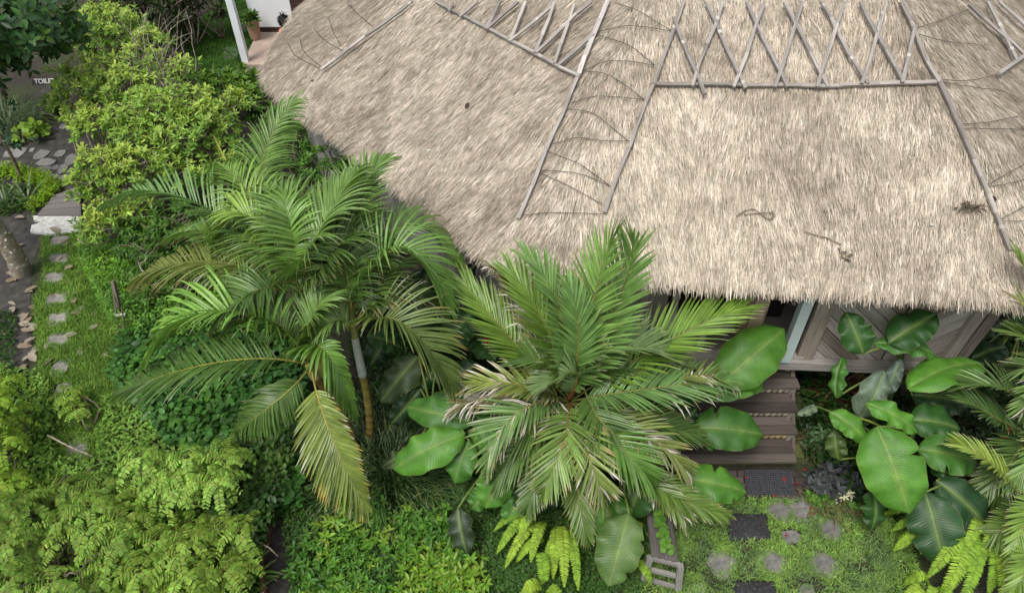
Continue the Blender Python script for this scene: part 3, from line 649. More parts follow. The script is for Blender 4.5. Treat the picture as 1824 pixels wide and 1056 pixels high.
mb = MB(); beam(mb, V(b0[0]+.02, b0[1]-.01, PZ+.06), V(b0[0]+1.05, b0[1]-.01, PZ+.06), .03, .12, UP, (.05, .028, .022)); mb.build('skirting', M['wood'], por)
mb = MB(); beam(mb, V(b0[0]+1.07, b0[1]+.05, PZ+1.3), V(b0[0]+2.1, b0[1]+.05, PZ+1.3), .06, 2.6, UP, (.055, .03, .024)); mb.build('door', M['wood'], por)
mb = MB(); pp = at(431, 112, PZ); beam(mb, pp+V(.07, .09, 0), pp+V(.07, .09, 2.9), .15, .15, V(0, 1, 0), (.74, .78, .80)); mb.build('porch_post', M['paint'], por)
pot = at(456, 70, PZ); pt = thing('potted_plant', pot, 'leafy plant in a tall ridged terracotta pot on the far porch', 'potted plant')
mb = MB(); lathe(mb, pot, [(0, 0), (.105, 0), (.11, .02), (.13, .12), (.155, .3), (.168, .42), (.18, .43), (.183, .49), (.165, .49), (.16, .44), (.0, .43)], 22, (.36, .25, .17)); mb.build('pot', M['clay'], pt)
mb = MB(); n = 130; a = rng.uniform(0, 6.28, n); el = rng.uniform(-.2, 1.3, n); d = np.stack([np.cos(a)*np.cos(el), np.sin(a)*np.cos(el), np.sin(el)], 1)
pos = pot+V(0, 0, .47)+d*rng.uniform(.02, .16, (n, 1)); inst(mb, LV, LF, pos, d+V(0, 0, -.25), np.cross(np.cross(d, UP)+1e-3, d), rng.uniform(.12, .2, n), jcol((.06, .13, .02), n, .35), rng.uniform(.05, .08, n)); mb.build('foliage', M['leaf'], pt)

def skinned(name, chains, mat, parent, sub=2):
    bm = bmesh.new(); L = bm.verts.layers.skin.verify(); reg = {}; first = True; og = origin(parent)
    for ch in chains:
        pv = None
        for nm, p, r in ch:
            if nm in reg: v = reg[nm]
            else:
                v = bm.verts.new(tuple(np.asarray(p)-og)); v[L].radius = (r, r); reg[nm] = v
                if first: v[L].use_root = True; first = False
            if pv is not None and pv is not v: bm.edges.new((pv, v))
            pv = v
    me = bpy.data.meshes.new(name); bm.to_mesh(me); bm.free()
    a = me.attributes.new('Col', 'FLOAT_COLOR', 'POINT'); a.data.foreach_set('color', [1.0]*4*len(me.vertices))
    me.materials.append(mat); o = bpy.data.objects.new(name, me); C.objects.link(o); o.parent = parent; ORG[o.name] = og
    o.modifiers.new('skin', 'SKIN').use_smooth_shade = True; md = o.modifiers.new('subdiv', 'SUBSURF'); md.levels = md.render_levels = sub
    return o
def flatmat(name, base, src): 
    m = M[src].copy(); m.name = name; r = [n for n in m.node_tree.nodes if n.type == 'VALTORGB'][0]
    for e in r.color_ramp.elements: e.color = tuple(e.color[i]*base[i] for i in range(3))+(1,)
    return m
hd = atY(505, 36, 16.55); per0 = V(hd[0]+.0, 16.55, PZ); hz = hd[2]
per = thing('person', per0, 'dark haired person in a coral shirt sitting on the far porch beside the eave', 'person')
q = lambda x, y, z: per0+V(x, y, z)
nk = hz-PZ-.15; sh = nk-.09
ch = [[('pel', q(0, 0, .13), .14), ('bel', q(0, 0, .13+(sh-.13)*.4), .125), ('che', q(.0, .0, sh-.1), .14), ('nec', q(.01, 0, nk), .055), ('hea', q(.02, 0, nk+.12), .092), ('crn', q(.015, 0, nk+.2), .07)]]
for s, nm in ((1, 'l'), (-1, 'r')):
    ch.append([('che', None, 0), ('sh'+nm, q(0, s*.17, sh-.02), .062), ('el'+nm, q(.1, s*.27, sh-.28), .045), ('wr'+nm, q(.32, s*.17, sh-.34), .03), ('hn'+nm, q(.40, s*.13, sh-.35), .034)])
    for k in range(5):
        ch.append([('hn'+nm, None, 0), ('f%d%s' % (k, nm), q(.445-.02*(k == 4), s*(.13+.018*(k-1.5)+(.01 if k == 4 else 0)), sh-.352), .010), ('g%d%s' % (k, nm), q(.485-.04*(k == 4), s*(.13+.02*(k-1.5)), sh-.375), .008)])
    ch.append([('pel', None, 0), ('hp'+nm, q(.03, s*.1, .12), .1), ('kn'+nm, q(.40, s*.3, .16), .075), ('an'+nm, q(.36, -s*.05, .06), .045), ('to'+nm, q(.44, -s*.16, .05), .035)])
skinned('body', ch, flatmat('tan_skin', (.42, .25, .17), 'skin'), per)
mb = MB()
tube(mb, [q(0, 0, .05), q(0, 0, .3), q(0, 0, sh-.12), q(0, 0, sh+.0), q(.005, 0, nk-.02)], [.17, .155, .175, .16, .075], 18, (.75, .13, .07))
for s in (1, -1): tube(mb, [q(0, s*.10, sh-.03), q(.01, s*.2, sh-.05), q(.06, s*.25, sh-.18)], [.09, .085, .07], 12, (.75, .13, .07))
mb.build('shirt', M['cloth'], per)
mb = MB()
for s in (1, -1): tube(mb, [q(.0, s*.09, .12), q(.2, s*.2, .15), q(.4, s*.3, .17), q(.38, s*.1, .09)], [.125, .11, .09, .07], 12, (.03, .03, .04))
mb.build('trousers', M['cloth'], per)
mb = MB(); hc = q(.0, 0, nk+.15); n = 900; d = unit(rng.normal(0, 1, (n, 3))); d = d[(d[:, 0] < .35) | (d[:, 2] > .45)]; n = len(d)
lathe(mb, hc-V(.012, 0, .1), [(.0, -.08), (.085, -.05), (.112, .03), (.118, .1), (.105, .17), (.06, .21), (0, .222)], 18, (.012, .010, .010))
inst(mb, BV, BFc, hc+d*V(.112, .108, .115), unit(np.cross(np.cross(d, V(0, 0, 1)), d)*-1+d*.15+rng.normal(0, .2, (n, 3))), d, rng.uniform(.05, .14, n), jcol((.014, .011, .010), n, .3), np.full(n, .014))
mb.build('hair', M['hair'], per)
mb = MB()
for s in (1, -1):
    for dx, r_, cc in ((.108, .013, (.8, .8, .78)), (.116, .008, (.03, .015, .01))):
        lathe(mb, q(.0, 0, 0)*0+q(dx-.01, s*.034, nk+.125), [(0, -r_), (r_*.8, -r_*.6), (r_, 0), (r_*.8, r_*.6), (0, r_)], 10, cc)
lathe(mb, q(.108, 0, nk+.085), [(0, -.012), (.02, -.006), (.022, .004), (.012, .03), (0, .05)], 10, (.42, .25, .17)); lathe(mb, q(.1, 0, nk+.055), [(0, -.008), (.022, 0), (0, .008)], 10, (.4, .12, .1))
for s in (1, -1): lathe(mb, q(.01, s*.098, nk+.11), [(0, -.03), (.014, -.015), (.016, .015), (0, .03)], 8, (.40, .24, .16))
mb.build('face', M['skin'], per)

# dark timber shed and hedge at the top of the view
sh0 = at(150, 8); mb = MB(); a = V(-11.5, sh0[1]+.6, 0); b = V(-7.0, sh0[1]+1.6, 0)
shed = thing('timber_shed', a, 'dark brown timber shed behind the trees at the top of the view', 'shed')
for k in range(14):
    u = a+(b-a)*(k+.5)/14; beam(mb, u, u+UP*2.6, .32, .04, V(.2, -1, 0), np.array((.05, .034, .026))*rng.uniform(.6, 1.4))
mb.build('wall', M['wood'], shed)
mb = MB(); beam(mb, (a+b)/2+V(0, .9, 2.75), (a+b)/2+V(0, -.5, 2.55), 5.2, .06, UP, (.06, .045, .035)); mb.build('roof', M['wood'], shed)

# sign with white lettering
sg0 = at(70, 165); sgp = at(62, 145, .55); sg = thing('toilet_sign', (sgp[0], sgp[1], 0), 'small dark board lettered TOILET in white by the path', 'sign')
mb = MB(); beam(mb, sgp+V(-.07, .02, 0), sgp+V(.62, .04, 0), .025, .16, unit(V(0, .51, .86)), (.06, .045, .035)); mb.build('board', M['wood'], sg)
mb = MB(); beam(mb, zflat(sgp+V(.27, .06, 0), 0), sgp+V(.27, .06, 0), .05, .04, V(0, 1, 0), (.06, .045, .035)); mb.build('post', M['wood'], sg)
cu = bpy.data.curves.new('lettering', 'FONT'); cu.body = 'TOILET'; cu.size = .135; cu.extrude = .004; cu.offset = .004; cu.materials.append(flatmat('white_letters', (.8, .8, .78), 'paint'))
tmp = bpy.data.objects.new('text_tmp', cu); C.objects.link(tmp); bpy.context.view_layer.update()
me = bpy.data.meshes.new_from_object(tmp.evaluated_get(bpy.context.evaluated_depsgraph_get())); bpy.data.objects.remove(tmp); me.name = 'lettering'
if not me.materials: me.materials.append(cu.materials[0])
lt = bpy.data.objects.new('lettering', me); C.objects.link(lt); lt.parent = sg; og = origin(sg)
pa = sgp+V(0, .51, .86)*-.048+V(0, -.86, .51)*.018-og; lt.location = tuple(pa); lt.rotation_euler = (R(59), 0, R(1.7))
m_ = cu.materials[0].node_tree
for l in list(m_.links):
    if l.to_node.type == 'BSDF_PRINCIPLED' and l.to_socket.name == 'Base Color': m_.links.remove(l)
m_.nodes['Principled BSDF'].inputs['Base Color'].default_value = (.6, .6, .58, 1)

# ------------------------------------------------------------------ palms
YG, MG, DG, OL = (.20, .35, .06), (.145, .26, .058), (.08, .155, .034), (.18, .22, .055)
DRY, TAN = (.60, .555, .49), (.36, .27, .12)
def leaflet(mb, p, d, nrm, L, w, droop, col, tipc, tipf, twist=0, seg=6, fold=.22, curl=0.0):
    d = unit(d); P = [np.array(p)]; Dd = [d]
    for i in range(seg):
        d = unit(d+V(0, 0, -1)*droop*(i+1)/seg*1.5/seg+(rng.normal(0, curl, 3) if curl else 0)); P.append(P[-1]+d*L/seg); Dd.append(d)
    v, c, uv = [], [], []; prof = np.interp(np.linspace(0, 1, seg+1), [0, .15, .5, .8, 1], [.45, .9, 1, .62, .06])
    for i in range(seg+1):
        s = unit(np.cross(Dd[i], nrm)); n = np.cross(s, Dd[i])
        if twist: a = twist*i/seg; s, n = s*math.cos(a)+n*math.sin(a), n*math.cos(a)-s*math.sin(a)
        hw = w*prof[i]/2; u = i/seg; cc = mixc(col, tipc, np.clip((u-(1-tipf))/.18, 0, 1)) if tipf > 0 else np.array(col)
        v += [P[i]-s*hw+n*hw*fold*2, P[i], P[i]+s*hw+n*hw*fold*2]; c += [cc, cc*1.12, cc]; uv += [(u*L, -1), (u*L, 0), (u*L, 1)]
    f = []
    for i in range(seg): a = i*3; f += [(a, a+1, a+4, a+3), (a+1, a+2, a+5, a+4)]
    mb.add(v, np.array(f), c, uv)
def frond(plant, b, m, e, L=.5, w=.035, n=46, lift=.5, droop=.5, col=MG, tipc=TAN, tipf=.06, dry=0., rcol=(.2, .2, .05), bcol=None, roll=0., start=.14, a0=62, a1=18, rr=.012, prof=None, seg=6, name='frond', mat='palm', sides=(1, -1), jit=.05, curl=0., lw=(1., 1.)):
    P = bez(b, m, e, 40); T = unit(np.gradient(P, axis=0)); mb = MB()
    cum = np.concatenate([[0], np.cumsum(np.linalg.norm(np.diff(P, axis=0), axis=1))]); tt = cum/cum[-1]
    pr = prof or ([0, .12, .4, .75, 1], [.5, .82, 1, .72, .34])
    for k in range(n):
        u = start+(1-start)*(k+.5)/n
        for si, s in enumerate(sides):
            uu = min(1, max(start*.9, u+rng.normal(0, .003))); p = np.array([np.interp(uu, tt, P[:, i]) for i in range(3)]); t_ = unit(np.array([np.interp(uu, tt, T[:, i]) for i in range(3)]))
            sd = np.cross(t_, UP); sd = unit(sd) if np.linalg.norm(sd) > .05 else V(1, 0, 0); nn = np.cross(sd, t_)
            sd, nn = sd*math.cos(roll)+nn*math.sin(roll), nn*math.cos(roll)-sd*math.sin(roll)
            x = (u-start)/(1-start); an = R(a0+(a1-a0)*x**1.3+rng.normal(0, 3)); lf = lift*(1-.5*x)+rng.normal(0, jit)
            d = t_*math.cos(an)+(sd*s*math.cos(lf)+nn*math.sin(lf))*math.sin(an)
            nrm = unit(nn*math.cos(lf)-sd*s*math.sin(lf)); ll = L*np.interp(x, *pr)*rng.uniform(.92, 1.06)*lw[si]
            isdry = rng.random() < dry*np.clip(.3+1.2*x, 0, 1)
            c = mixc(col, (.20, .29, .08), rng.random()*.2)*rng.uniform(.7, 1.22); tf = tipf*rng.uniform(.2, 2.0) if tipf else 0
            if isdry: leaflet(mb, p, d+V(0, 0, -.15), nrm, ll*.9, w*.7, droop+.9, mixc(c, DRY, rng.uniform(.55, 1)), DRY, .85, rng.normal(0, 1.8), seg, .3, .10)
            else: leaflet(mb, p, d, nrm, ll, w*rng.uniform(.88, 1.1)*(.75+.25*np.interp(x, *pr)), droop*rng.uniform(.7, 1.3), c, tipc if rng.random() < .7 else DRY, tf, rng.normal(0, .25), seg, .34, curl)
    o = mb.build(name, M[mat], plant)
    mb = MB(); r = np.linspace(rr, rr*.25, 40); cols = np.array([mixc(bcol if bcol is not None else rcol, rcol, min(1, i/14)) for i in range(40)])
    tube(mb, P, r, 6, cols); mb.build('rachis', M['stem'], o); return o
def fpx(plant, B, Mi, E, **k): return frond(plant, at(*B), at(*Mi), at(*E), **k)
def palmtrunk(plant, pts, r0, r1, c0, c1, name='trunk', rings=True):
    P = bez(*pts, 40); mb = MB(); L = np.linspace(0, 1, 40); r = r0+(r1-r0)*L
    if rings: r = r*(1+.05*np.sign(np.sin(L*60)))
    cols = np.array([mixc(c0, c1, l)*(.62 if rings and math.sin(l*60) > .75 else 1) for l in L]); tube(mb, P, r, 12, cols); mb.build(name, M['stem'], plant)

# three stems of yellow-stemmed cane palm on the left
G = 'feather palms left of the roof'
cA = at(527, 515, 2.35); pA = thing('cane_palm', V(*at(560, 800)[:2], 0), 'tallest feather palm, its arching fronds reaching the left eave', 'palm tree', G)
fA = V(*at(585, 790)[:2], 0)
palmtrunk(pA, (fA, (fA+cA)/2+V(.08, .05, 0)-UP*.3, cA-UP*.55), .055, .05, (.22, .17, .05), (.25, .24, .06)); palmtrunk(pA, (cA-UP*.55, cA-UP*.25, cA+UP*.05), .055, .035, (.5, .53, .5), (.25, .3, .08), 'crownshaft', False)
LA = dict(L=.70, w=.029, n=56, lift=.72, droop=1.15)
za = 2.4
fpx(pA, (520, 510, za), (350, 362, 2.95), (190, 362, 2.5), **{**LA, 'col': (.14, .27, .08), 'lift': 1.05, 'droop': 1.5, 'L': .78})
fpx(pA, (520, 512, za), (372, 466, 2.6), (240, 498, 2.15), **{**LA, 'col': OL, 'tipf': .22, 'lift': .45})
fpx(pA, (470, 430, za+.2), (468, 285, 2.9), (528, 178, 3.4), **{**LA, 'col': MG, 'L': .55, 'lift': .4, 'roll': -.5})
fpx(pA, (525, 500, za), (448, 352, 3.1), (385, 290, 3.0), **{**LA, 'col': YG, 'droop': 1.5, 'lift': .85, 'L': .6})
fpx(pA, (528, 500, za), (442, 385, 3.15), (382, 440, 2.75), **{**LA, 'col': (.24, .39, .06), 'droop': 1.4, 'lift': .9, 'L': .55})
fpx(pA, (538, 520, za), (563, 425, 3.1), (632, 308, 3.5), **{**LA, 'col': MG, 'L': .72, 'lift': .55, 'roll': .25, 'w': .033})
fpx(pA, (545, 520, za), (532, 400, 3.1), (468, 330, 3.2), **{**LA, 'col': MG, 'L': .6, 'droop': 1.0})
fpx(pA, (525, 525, za), (450, 520, 2.75), (385, 585, 2.2), **{**LA, 'col': DG, 'L': .5})
fpx(pA, (540, 530, za), (610, 430, 3.0), (660, 420, 2.9), **{**LA, 'col': DG, 'L': .6})
fpx(pA, (535, 520, za), (490, 440, 2.9), (420, 415, 2.8), **{**LA, 'col': MG, 'L': .55})
fpx(pA, (530, 530, za), (585, 470, 2.8), (630, 500, 2.5), **{**LA, 'col': DG, 'L': .5})
fpx(pA, (524, 512, za), (400, 420, 2.8), (300, 425, 2.45), **{**LA, 'col': MG, 'L': .55})
fpx(pA, (535, 512, za), (515, 410, 3.1), (505, 330, 3.25), **{**LA, 'col': (.15, .29, .05), 'L': .5, 'droop': 1.4})
mb = MB(); tube(mb, [at(512, 565, 2.2), at(483, 490, 2.75), at(456, 425, 3.0)], [.012, .01, .006], 6, (.26, .28, .07)); mb.build('spear_leaf', M['stem'], pA)
mb = MB(); tube(mb, [at(480, 480, 2.6), at(402, 285, 3.0), at(381, 243, 3.1)], [.012, .012, .005], 6, (.34, .34, .06)); mb.build('spear_leaf', M['stem'], pA)

cB = at(549, 648, 1.85); fB = V(*at(640, 826)[:2], 0); pB = thing('cane_palm', fB, 'leaning feather palm with the low yellowing frond hanging to the ground', 'palm tree', G)
palmtrunk(pB, (fB, at(607, 735, .8), at(562, 672, 1.6)), .062, .05, (.20, .14, .05), (.26, .18, .06)); palmtrunk(pB, (at(562, 672, 1.6), at(554, 660, 1.72), cB), .055, .04, (.36, .3, .14), (.3, .3, .07), 'crownshaft', False)
zb = 1.85
fpx(pB, (548, 640, zb), (402, 556, 2.55), (264, 640, 1.95), **{**LA, 'col': (.18, .36, .055), 'L': .74, 'lift': 1.05, 'droop': 1.5, 'w': .034})
fpx(pB, (545, 648, zb), (390, 645, 2.15), (205, 702, 1.5), **{**LA, 'col': DG, 'L': .62, 'rcol': (.3, .28, .05), 'lift': .35, 'droop': .55, 'w': .03, 'n': 54})
fpx(pB, (548, 660, zb), (495, 712, 1.8), (422, 765, 1.2), **{**LA, 'col': DG, 'L': .42, 'rcol': (.26, .26, .05), 'lift': .1, 'roll': .9})
fpx(pB, (556, 662, zb), (588, 770, 1.55), (652, 905, .75), **{**LA, 'col': (.21, .28, .055), 'L': .55, 'tipc': (.5, .36, .08), 'tipf': .16, 'rcol': (.36, .30, .06), 'lift': .15, 'droop': .35, 'w': .04, 'a0': 55, 'lw': (1.1, .62)})
fpx(pB, (548, 645, zb), (576, 622, 2.35), (634, 735, 1.55), **{**LA, 'col': (.14, .29, .045), 'L': .44, 'lw': (1., .5), 'lift': .55, 'droop': 1.0, 'w': .038})
fpx(pB, (545, 640, zb), (480, 570, 2.4), (400, 590, 2.1), **{**LA, 'col': DG, 'L': .5})
fpx(pB, (550, 640, zb), (560, 560, 2.5), (600, 520, 2.6), **{**LA, 'col': MG, 'L': .5})

fC = V(*at(656, 792)[:2], 0); cC = at(634, 575, 2.2); pC = thing('cane_palm', fC, 'feather palm with a ringed yellow trunk and white crownshaft beside the dark grass', 'palm tree', G)
palmtrunk(pC, (fC, at(658, 740, .5), at(646, 668, 1.2)), .05, .046, (.24, .17, .045), (.27, .22, .06)); palmtrunk(pC, (at(646, 668, 1.2), at(638, 630, 1.6), at(632, 600, 1.95)), .052, .042, (.55, .58, .56), (.5, .5, .42), 'crownshaft', False)
palmtrunk(pC, (at(632, 600, 1.95), at(628, 570, 2.2), at(625, 540, 2.4)), .042, .02, (.3, .3, .1), (.2, .26, .05), 'crownshaft', False)
zc = 2.25
fpx(pC, (627, 560, zc), (706, 446, 3.0), (795, 545, 2.4), **{**LA, 'col': (.14, .28, .055), 'L': .68, 'lift': 1.0, 'droop': 1.4})
fpx(pC, (626, 555, zc), (712, 402, 2.85), (818, 470, 2.35), **{**LA, 'col': MG, 'L': .55, 'lift': .5})
fpx(pC, (632, 590, zc-.2), (716, 575, 2.45), (805, 690, 1.7), **{**LA, 'col': (.12, .18, .045), 'L': .62, 'tipc': (.38, .27, .09), 'tipf': .14, 'lift': .75, 'droop': .8})
fpx(pC, (632, 580, zc), (705, 525, 2.5), (790, 560, 2.1), **{**LA, 'col': (.05, .09, .02), 'L': .45, 'dry': .15, 'tipf': .2})
fpx(pC, (620, 540, zc), (632, 372, 3.1), (690, 285, 3.4), **{**LA, 'col': MG, 'L': .6, 'droop': .8})
fpx(pC, (628, 565, zc), (610, 450, 2.9), (585, 385, 3.0), **{**LA, 'col': DG, 'L': .55})
fpx(pC, (634, 575, zc), (690, 480, 2.6), (720, 470, 2.4), **{**LA, 'col': DG, 'L': .5})
fpx(pC, (628, 585, zc), (590, 575, 2.4), (560, 625, 2.1), **{**LA, 'col': MG, 'L': .42})

# stiff leaved palm in the middle
fD = V(*at(1020, 850)[:2], 0); pD = thing('lipstick_palm', fD, 'big palm with stiff broad fronds, red leaf stalks and dry white tips at the centre', 'palm tree')
zd = 1.45; RED = (.30, .05, .015)
palmtrunk(pD, (fD, fD*.5+at(1012, 722, 1.2)*.5, at(1012, 722, 1.25)), .085, .07, (.14, .11, .06), (.13, .11, .05))
LD = dict(L=.56, w=.034, n=46, lift=.32, droop=.18, a0=52, a1=14, rcol=(.22, .2, .05), bcol=(.13, .15, .04), rr=.013, seg=5, tipf=.07, jit=.03, prof=([0, .12, .4, .75, 1], [.6, .9, 1, .85, .55]))
def fd(B, m_, e_, **k): fpx(pD, B, m_, e_, **{**LD, **k})
D0 = (1015, 715, zd)
fd(D0, (1104, 530, 2.72), (1124, 432, 3.4), L=.62, col=(.185, .34, .095), a0=56)
fd(D0, (1060, 520, 2.8), (1094, 424, 3.45), L=.54, col=(.19, .34, .08), a0=56)
fd(D0, (1000, 565, 2.6), (942, 462, 3.15), L=.5, col=(.175, .32, .09), a0=54)
fd(D0, (1030, 600, 2.4), (1012, 510, 2.9), L=.42, col=(.15, .29, .075), tipf=.1, a0=54)
fd(D0, (972, 585, 2.45), (915, 490, 2.9), L=.6, col=(.17, .29, .05))
fd(D0, (900, 592, 2.05), (828, 505, 2.4), L=.55, col=(.17, .29, .045), tipf=.08)
fd(D0, (940, 550, 2.3), (880, 478, 2.8), L=.42, col=OL, dry=.5, tipf=.35)
fd(D0, (1180, 613, 2.1), (1322, 548, 2.3), L=.62, col=(.17, .30, .04))
fd((1025, 700, zd+.1), (1085, 622, 2.25), (1215, 640, 2.0), L=.5, col=(.17, .26, .10), lift=.6, bcol=RED)
fd(D0, (1140, 694, 1.9), (1290, 678, 1.75), L=.55, col=(.14, .27, .08), dry=.12, tipf=.08)
fd((1200, 688, 1.84), (1250, 668, 1.9), (1310, 690, 1.6), L=.34, col=OL, dry=.75, n=20, start=.02)
fd((1012, 712, zd+.1), (1024, 665, 2.05), (958, 692, 1.9), L=.4, col=(.17, .26, .10), lift=.7, bcol=RED)
fd(D0, (905, 682, 1.9), (832, 692, 1.7), L=.42, col=(.24, .30, .07), dry=.4, tipf=.3)
fd(D0, (922, 735, 1.75), (868, 825, 1.25), L=.5, col=(.15, .27, .08), dry=.42, tipf=.15, lift=.35)
fd(D0, (882, 706, 1.6), (800, 735, 1.3), L=.4, col=(.2, .18, .08), dry=.9)
fd(D0, (1002, 790, 1.7), (968, 872, 1.25), L=.45, col=(.18, .29, .07), tipf=.15, dry=.22, bcol=RED)
fd(D0, (1050, 815, 1.65), (1078, 895, 1.15), L=.42, col=(.21, .28, .07), tipf=.22, dry=.35)
fd(D0, (1105, 795, 1.6), (1160, 862, 1.2), L=.5, col=(.12, .26, .045))
fd(D0, (1155, 778, 1.55), (1226, 850, 1.15), L=.42, col=(.19, .24, .06), tipf=.15, dry=.5)
fd(D0, (935, 790, 1.35), (885, 850, 1.0), L=.5, col=DG)
fd(D0, (1030, 880, 1.1), (1045, 955, .8), L=.34, col=(.10, .17, .03))
fd(D0, (1130, 745, 1.4), (1240, 775, 1.1), L=.48, col=DG)
fd(D0, (965, 840, 1.2), (940, 905, .9), L=.36, col=DG)
fd((1090, 800, .9), (1185, 885, 1.0), (1220, 935, .75), L=.32, col=(.12, .2, .04), tipf=.15, dry=.2)
fd((1090, 800, .9), (1200, 880, 1.0), (1292, 915, .8), L=.32, col=(.13, .22, .04), tipf=.1)
for (a, b_, c_) in (((1000, 660, 1.9), (960, 640, 2.1), (920, 640, 1.9)), ((1040, 690, 1.7), (1080, 760, 1.7), (1140, 790, 1.4)), ((1005, 720, 1.6), (950, 760, 1.5), (905, 800, 1.2)), ((1020, 730, 1.5), (1085, 790, 1.4), (1120, 850, 1.1)), ((1030, 700, 1.6), (1100, 650, 1.9), (1180, 660, 1.8))):
    fd(a, b_, c_, L=.4, col=DG, n=30)

# palms at the right edge
pE = thing('lipstick_palm', V(*at(1850, 880)[:2], 0), 'palm with blue green fronds and an orange red stalk at the lower right edge', 'palm tree', 'palms at the right edge')
palmtrunk(pE, (V(*at(1850, 880)[:2], 0), at(1838, 830, .5), at(1822, 770, .95)), .06, .045, (.16, .13, .06), (.4, .07, .02))
LE_ = {**LD, 'L': .36, 'w': .03, 'n': 34}
def fe(p_, B, m_, e_, **k): fpx(p_, B, m_, e_, **{**LE_, **k})
E0 = (1822, 770, 1.0)
fe(pE, (1826, 745, 1.2), (1785, 690, 1.75), (1700, 692, 1.55), col=(.10, .18, .05), lift=.5)
fe(pE, E0, (1764, 738, 1.4), (1705, 700, 1.5), col=(.06, .13, .03), L=.42)
fe(pE, (1822, 880, .8), (1748, 812, 1.3), (1690, 792, 1.2), col=(.26, .36, .06), tipf=.1, L=.30)
fe(pE, (1850, 880, .8), (1830, 920, 1.0), (1800, 1000, .7), col=(.18, .30, .045), L=.28, tipf=.1)
fe(pE, E0, (1790, 830, 1.0), (1770, 900, .6), col=DG, L=.38)
fe(pE, E0, (1850, 800, 1.3), (1800, 860, 1.0), col=MG, L=.34)
fe(pE, E0, (1810, 810, 1.1), (1740, 880, .7), col=DG, L=.36)
fe(pE, (1830, 900, .7), (1790, 940, .8), (1745, 960, .5), col=(.10, .17, .03), L=.3)
fe(pE, (1850, 960, .7), (1830, 1010, .8), (1800, 1060, .5), col=(.18, .30, .045), L=.26)
mb = MB(); tube(mb, [at(1800, 790, .85), at(1796, 765, 1.0), at(1800, 745, 1.1)], [.02, .022, .012], 7, (.45, .06, .02)); tube(mb, [at(1770, 795, .8), at(1788, 780, .95), at(1806, 772, 1.0)], [.01, .02, .015], 7, (.40, .05, .02)); mb.build('red_stalk', M['stem'], pE)
pF = thing('lipstick_palm', V(*at(1905, 760)[:2], 0), 'palm with pale dry tipped fronds reaching in over the right end of the eave', 'palm tree', 'palms at the right edge')
palmtrunk(pF, (V(*at(1905, 760)[:2], 0), at(1890, 700, .9), at(1880, 640, 1.7)), .06, .05, (.16, .13, .06), (.3, .12, .04))
F0 = (1880, 640, 1.7)
fe(pF, F0, (1850, 540, 2.5), (1812, 455, 3.0), col=(.15, .23, .05), L=.4, tipf=.2)
fe(pF, F0, (1855, 580, 2.4), (1800, 520, 2.6), col=(.2, .24, .07), L=.34, tipf=.3, dry=.4)
fe(pF, F0, (1845, 610, 2.2), (1795, 590, 2.2), col=(.12, .2, .05), L=.36)
fe(pF, F0, (1850, 650, 2.0), (1800, 660, 1.8), col=(.12, .19, .06), L=.36, tipf=.12)
fe(pF, F0, (1850, 690, 1.8), (1815, 740, 1.4), col=MG, L=.34, dry=.2)

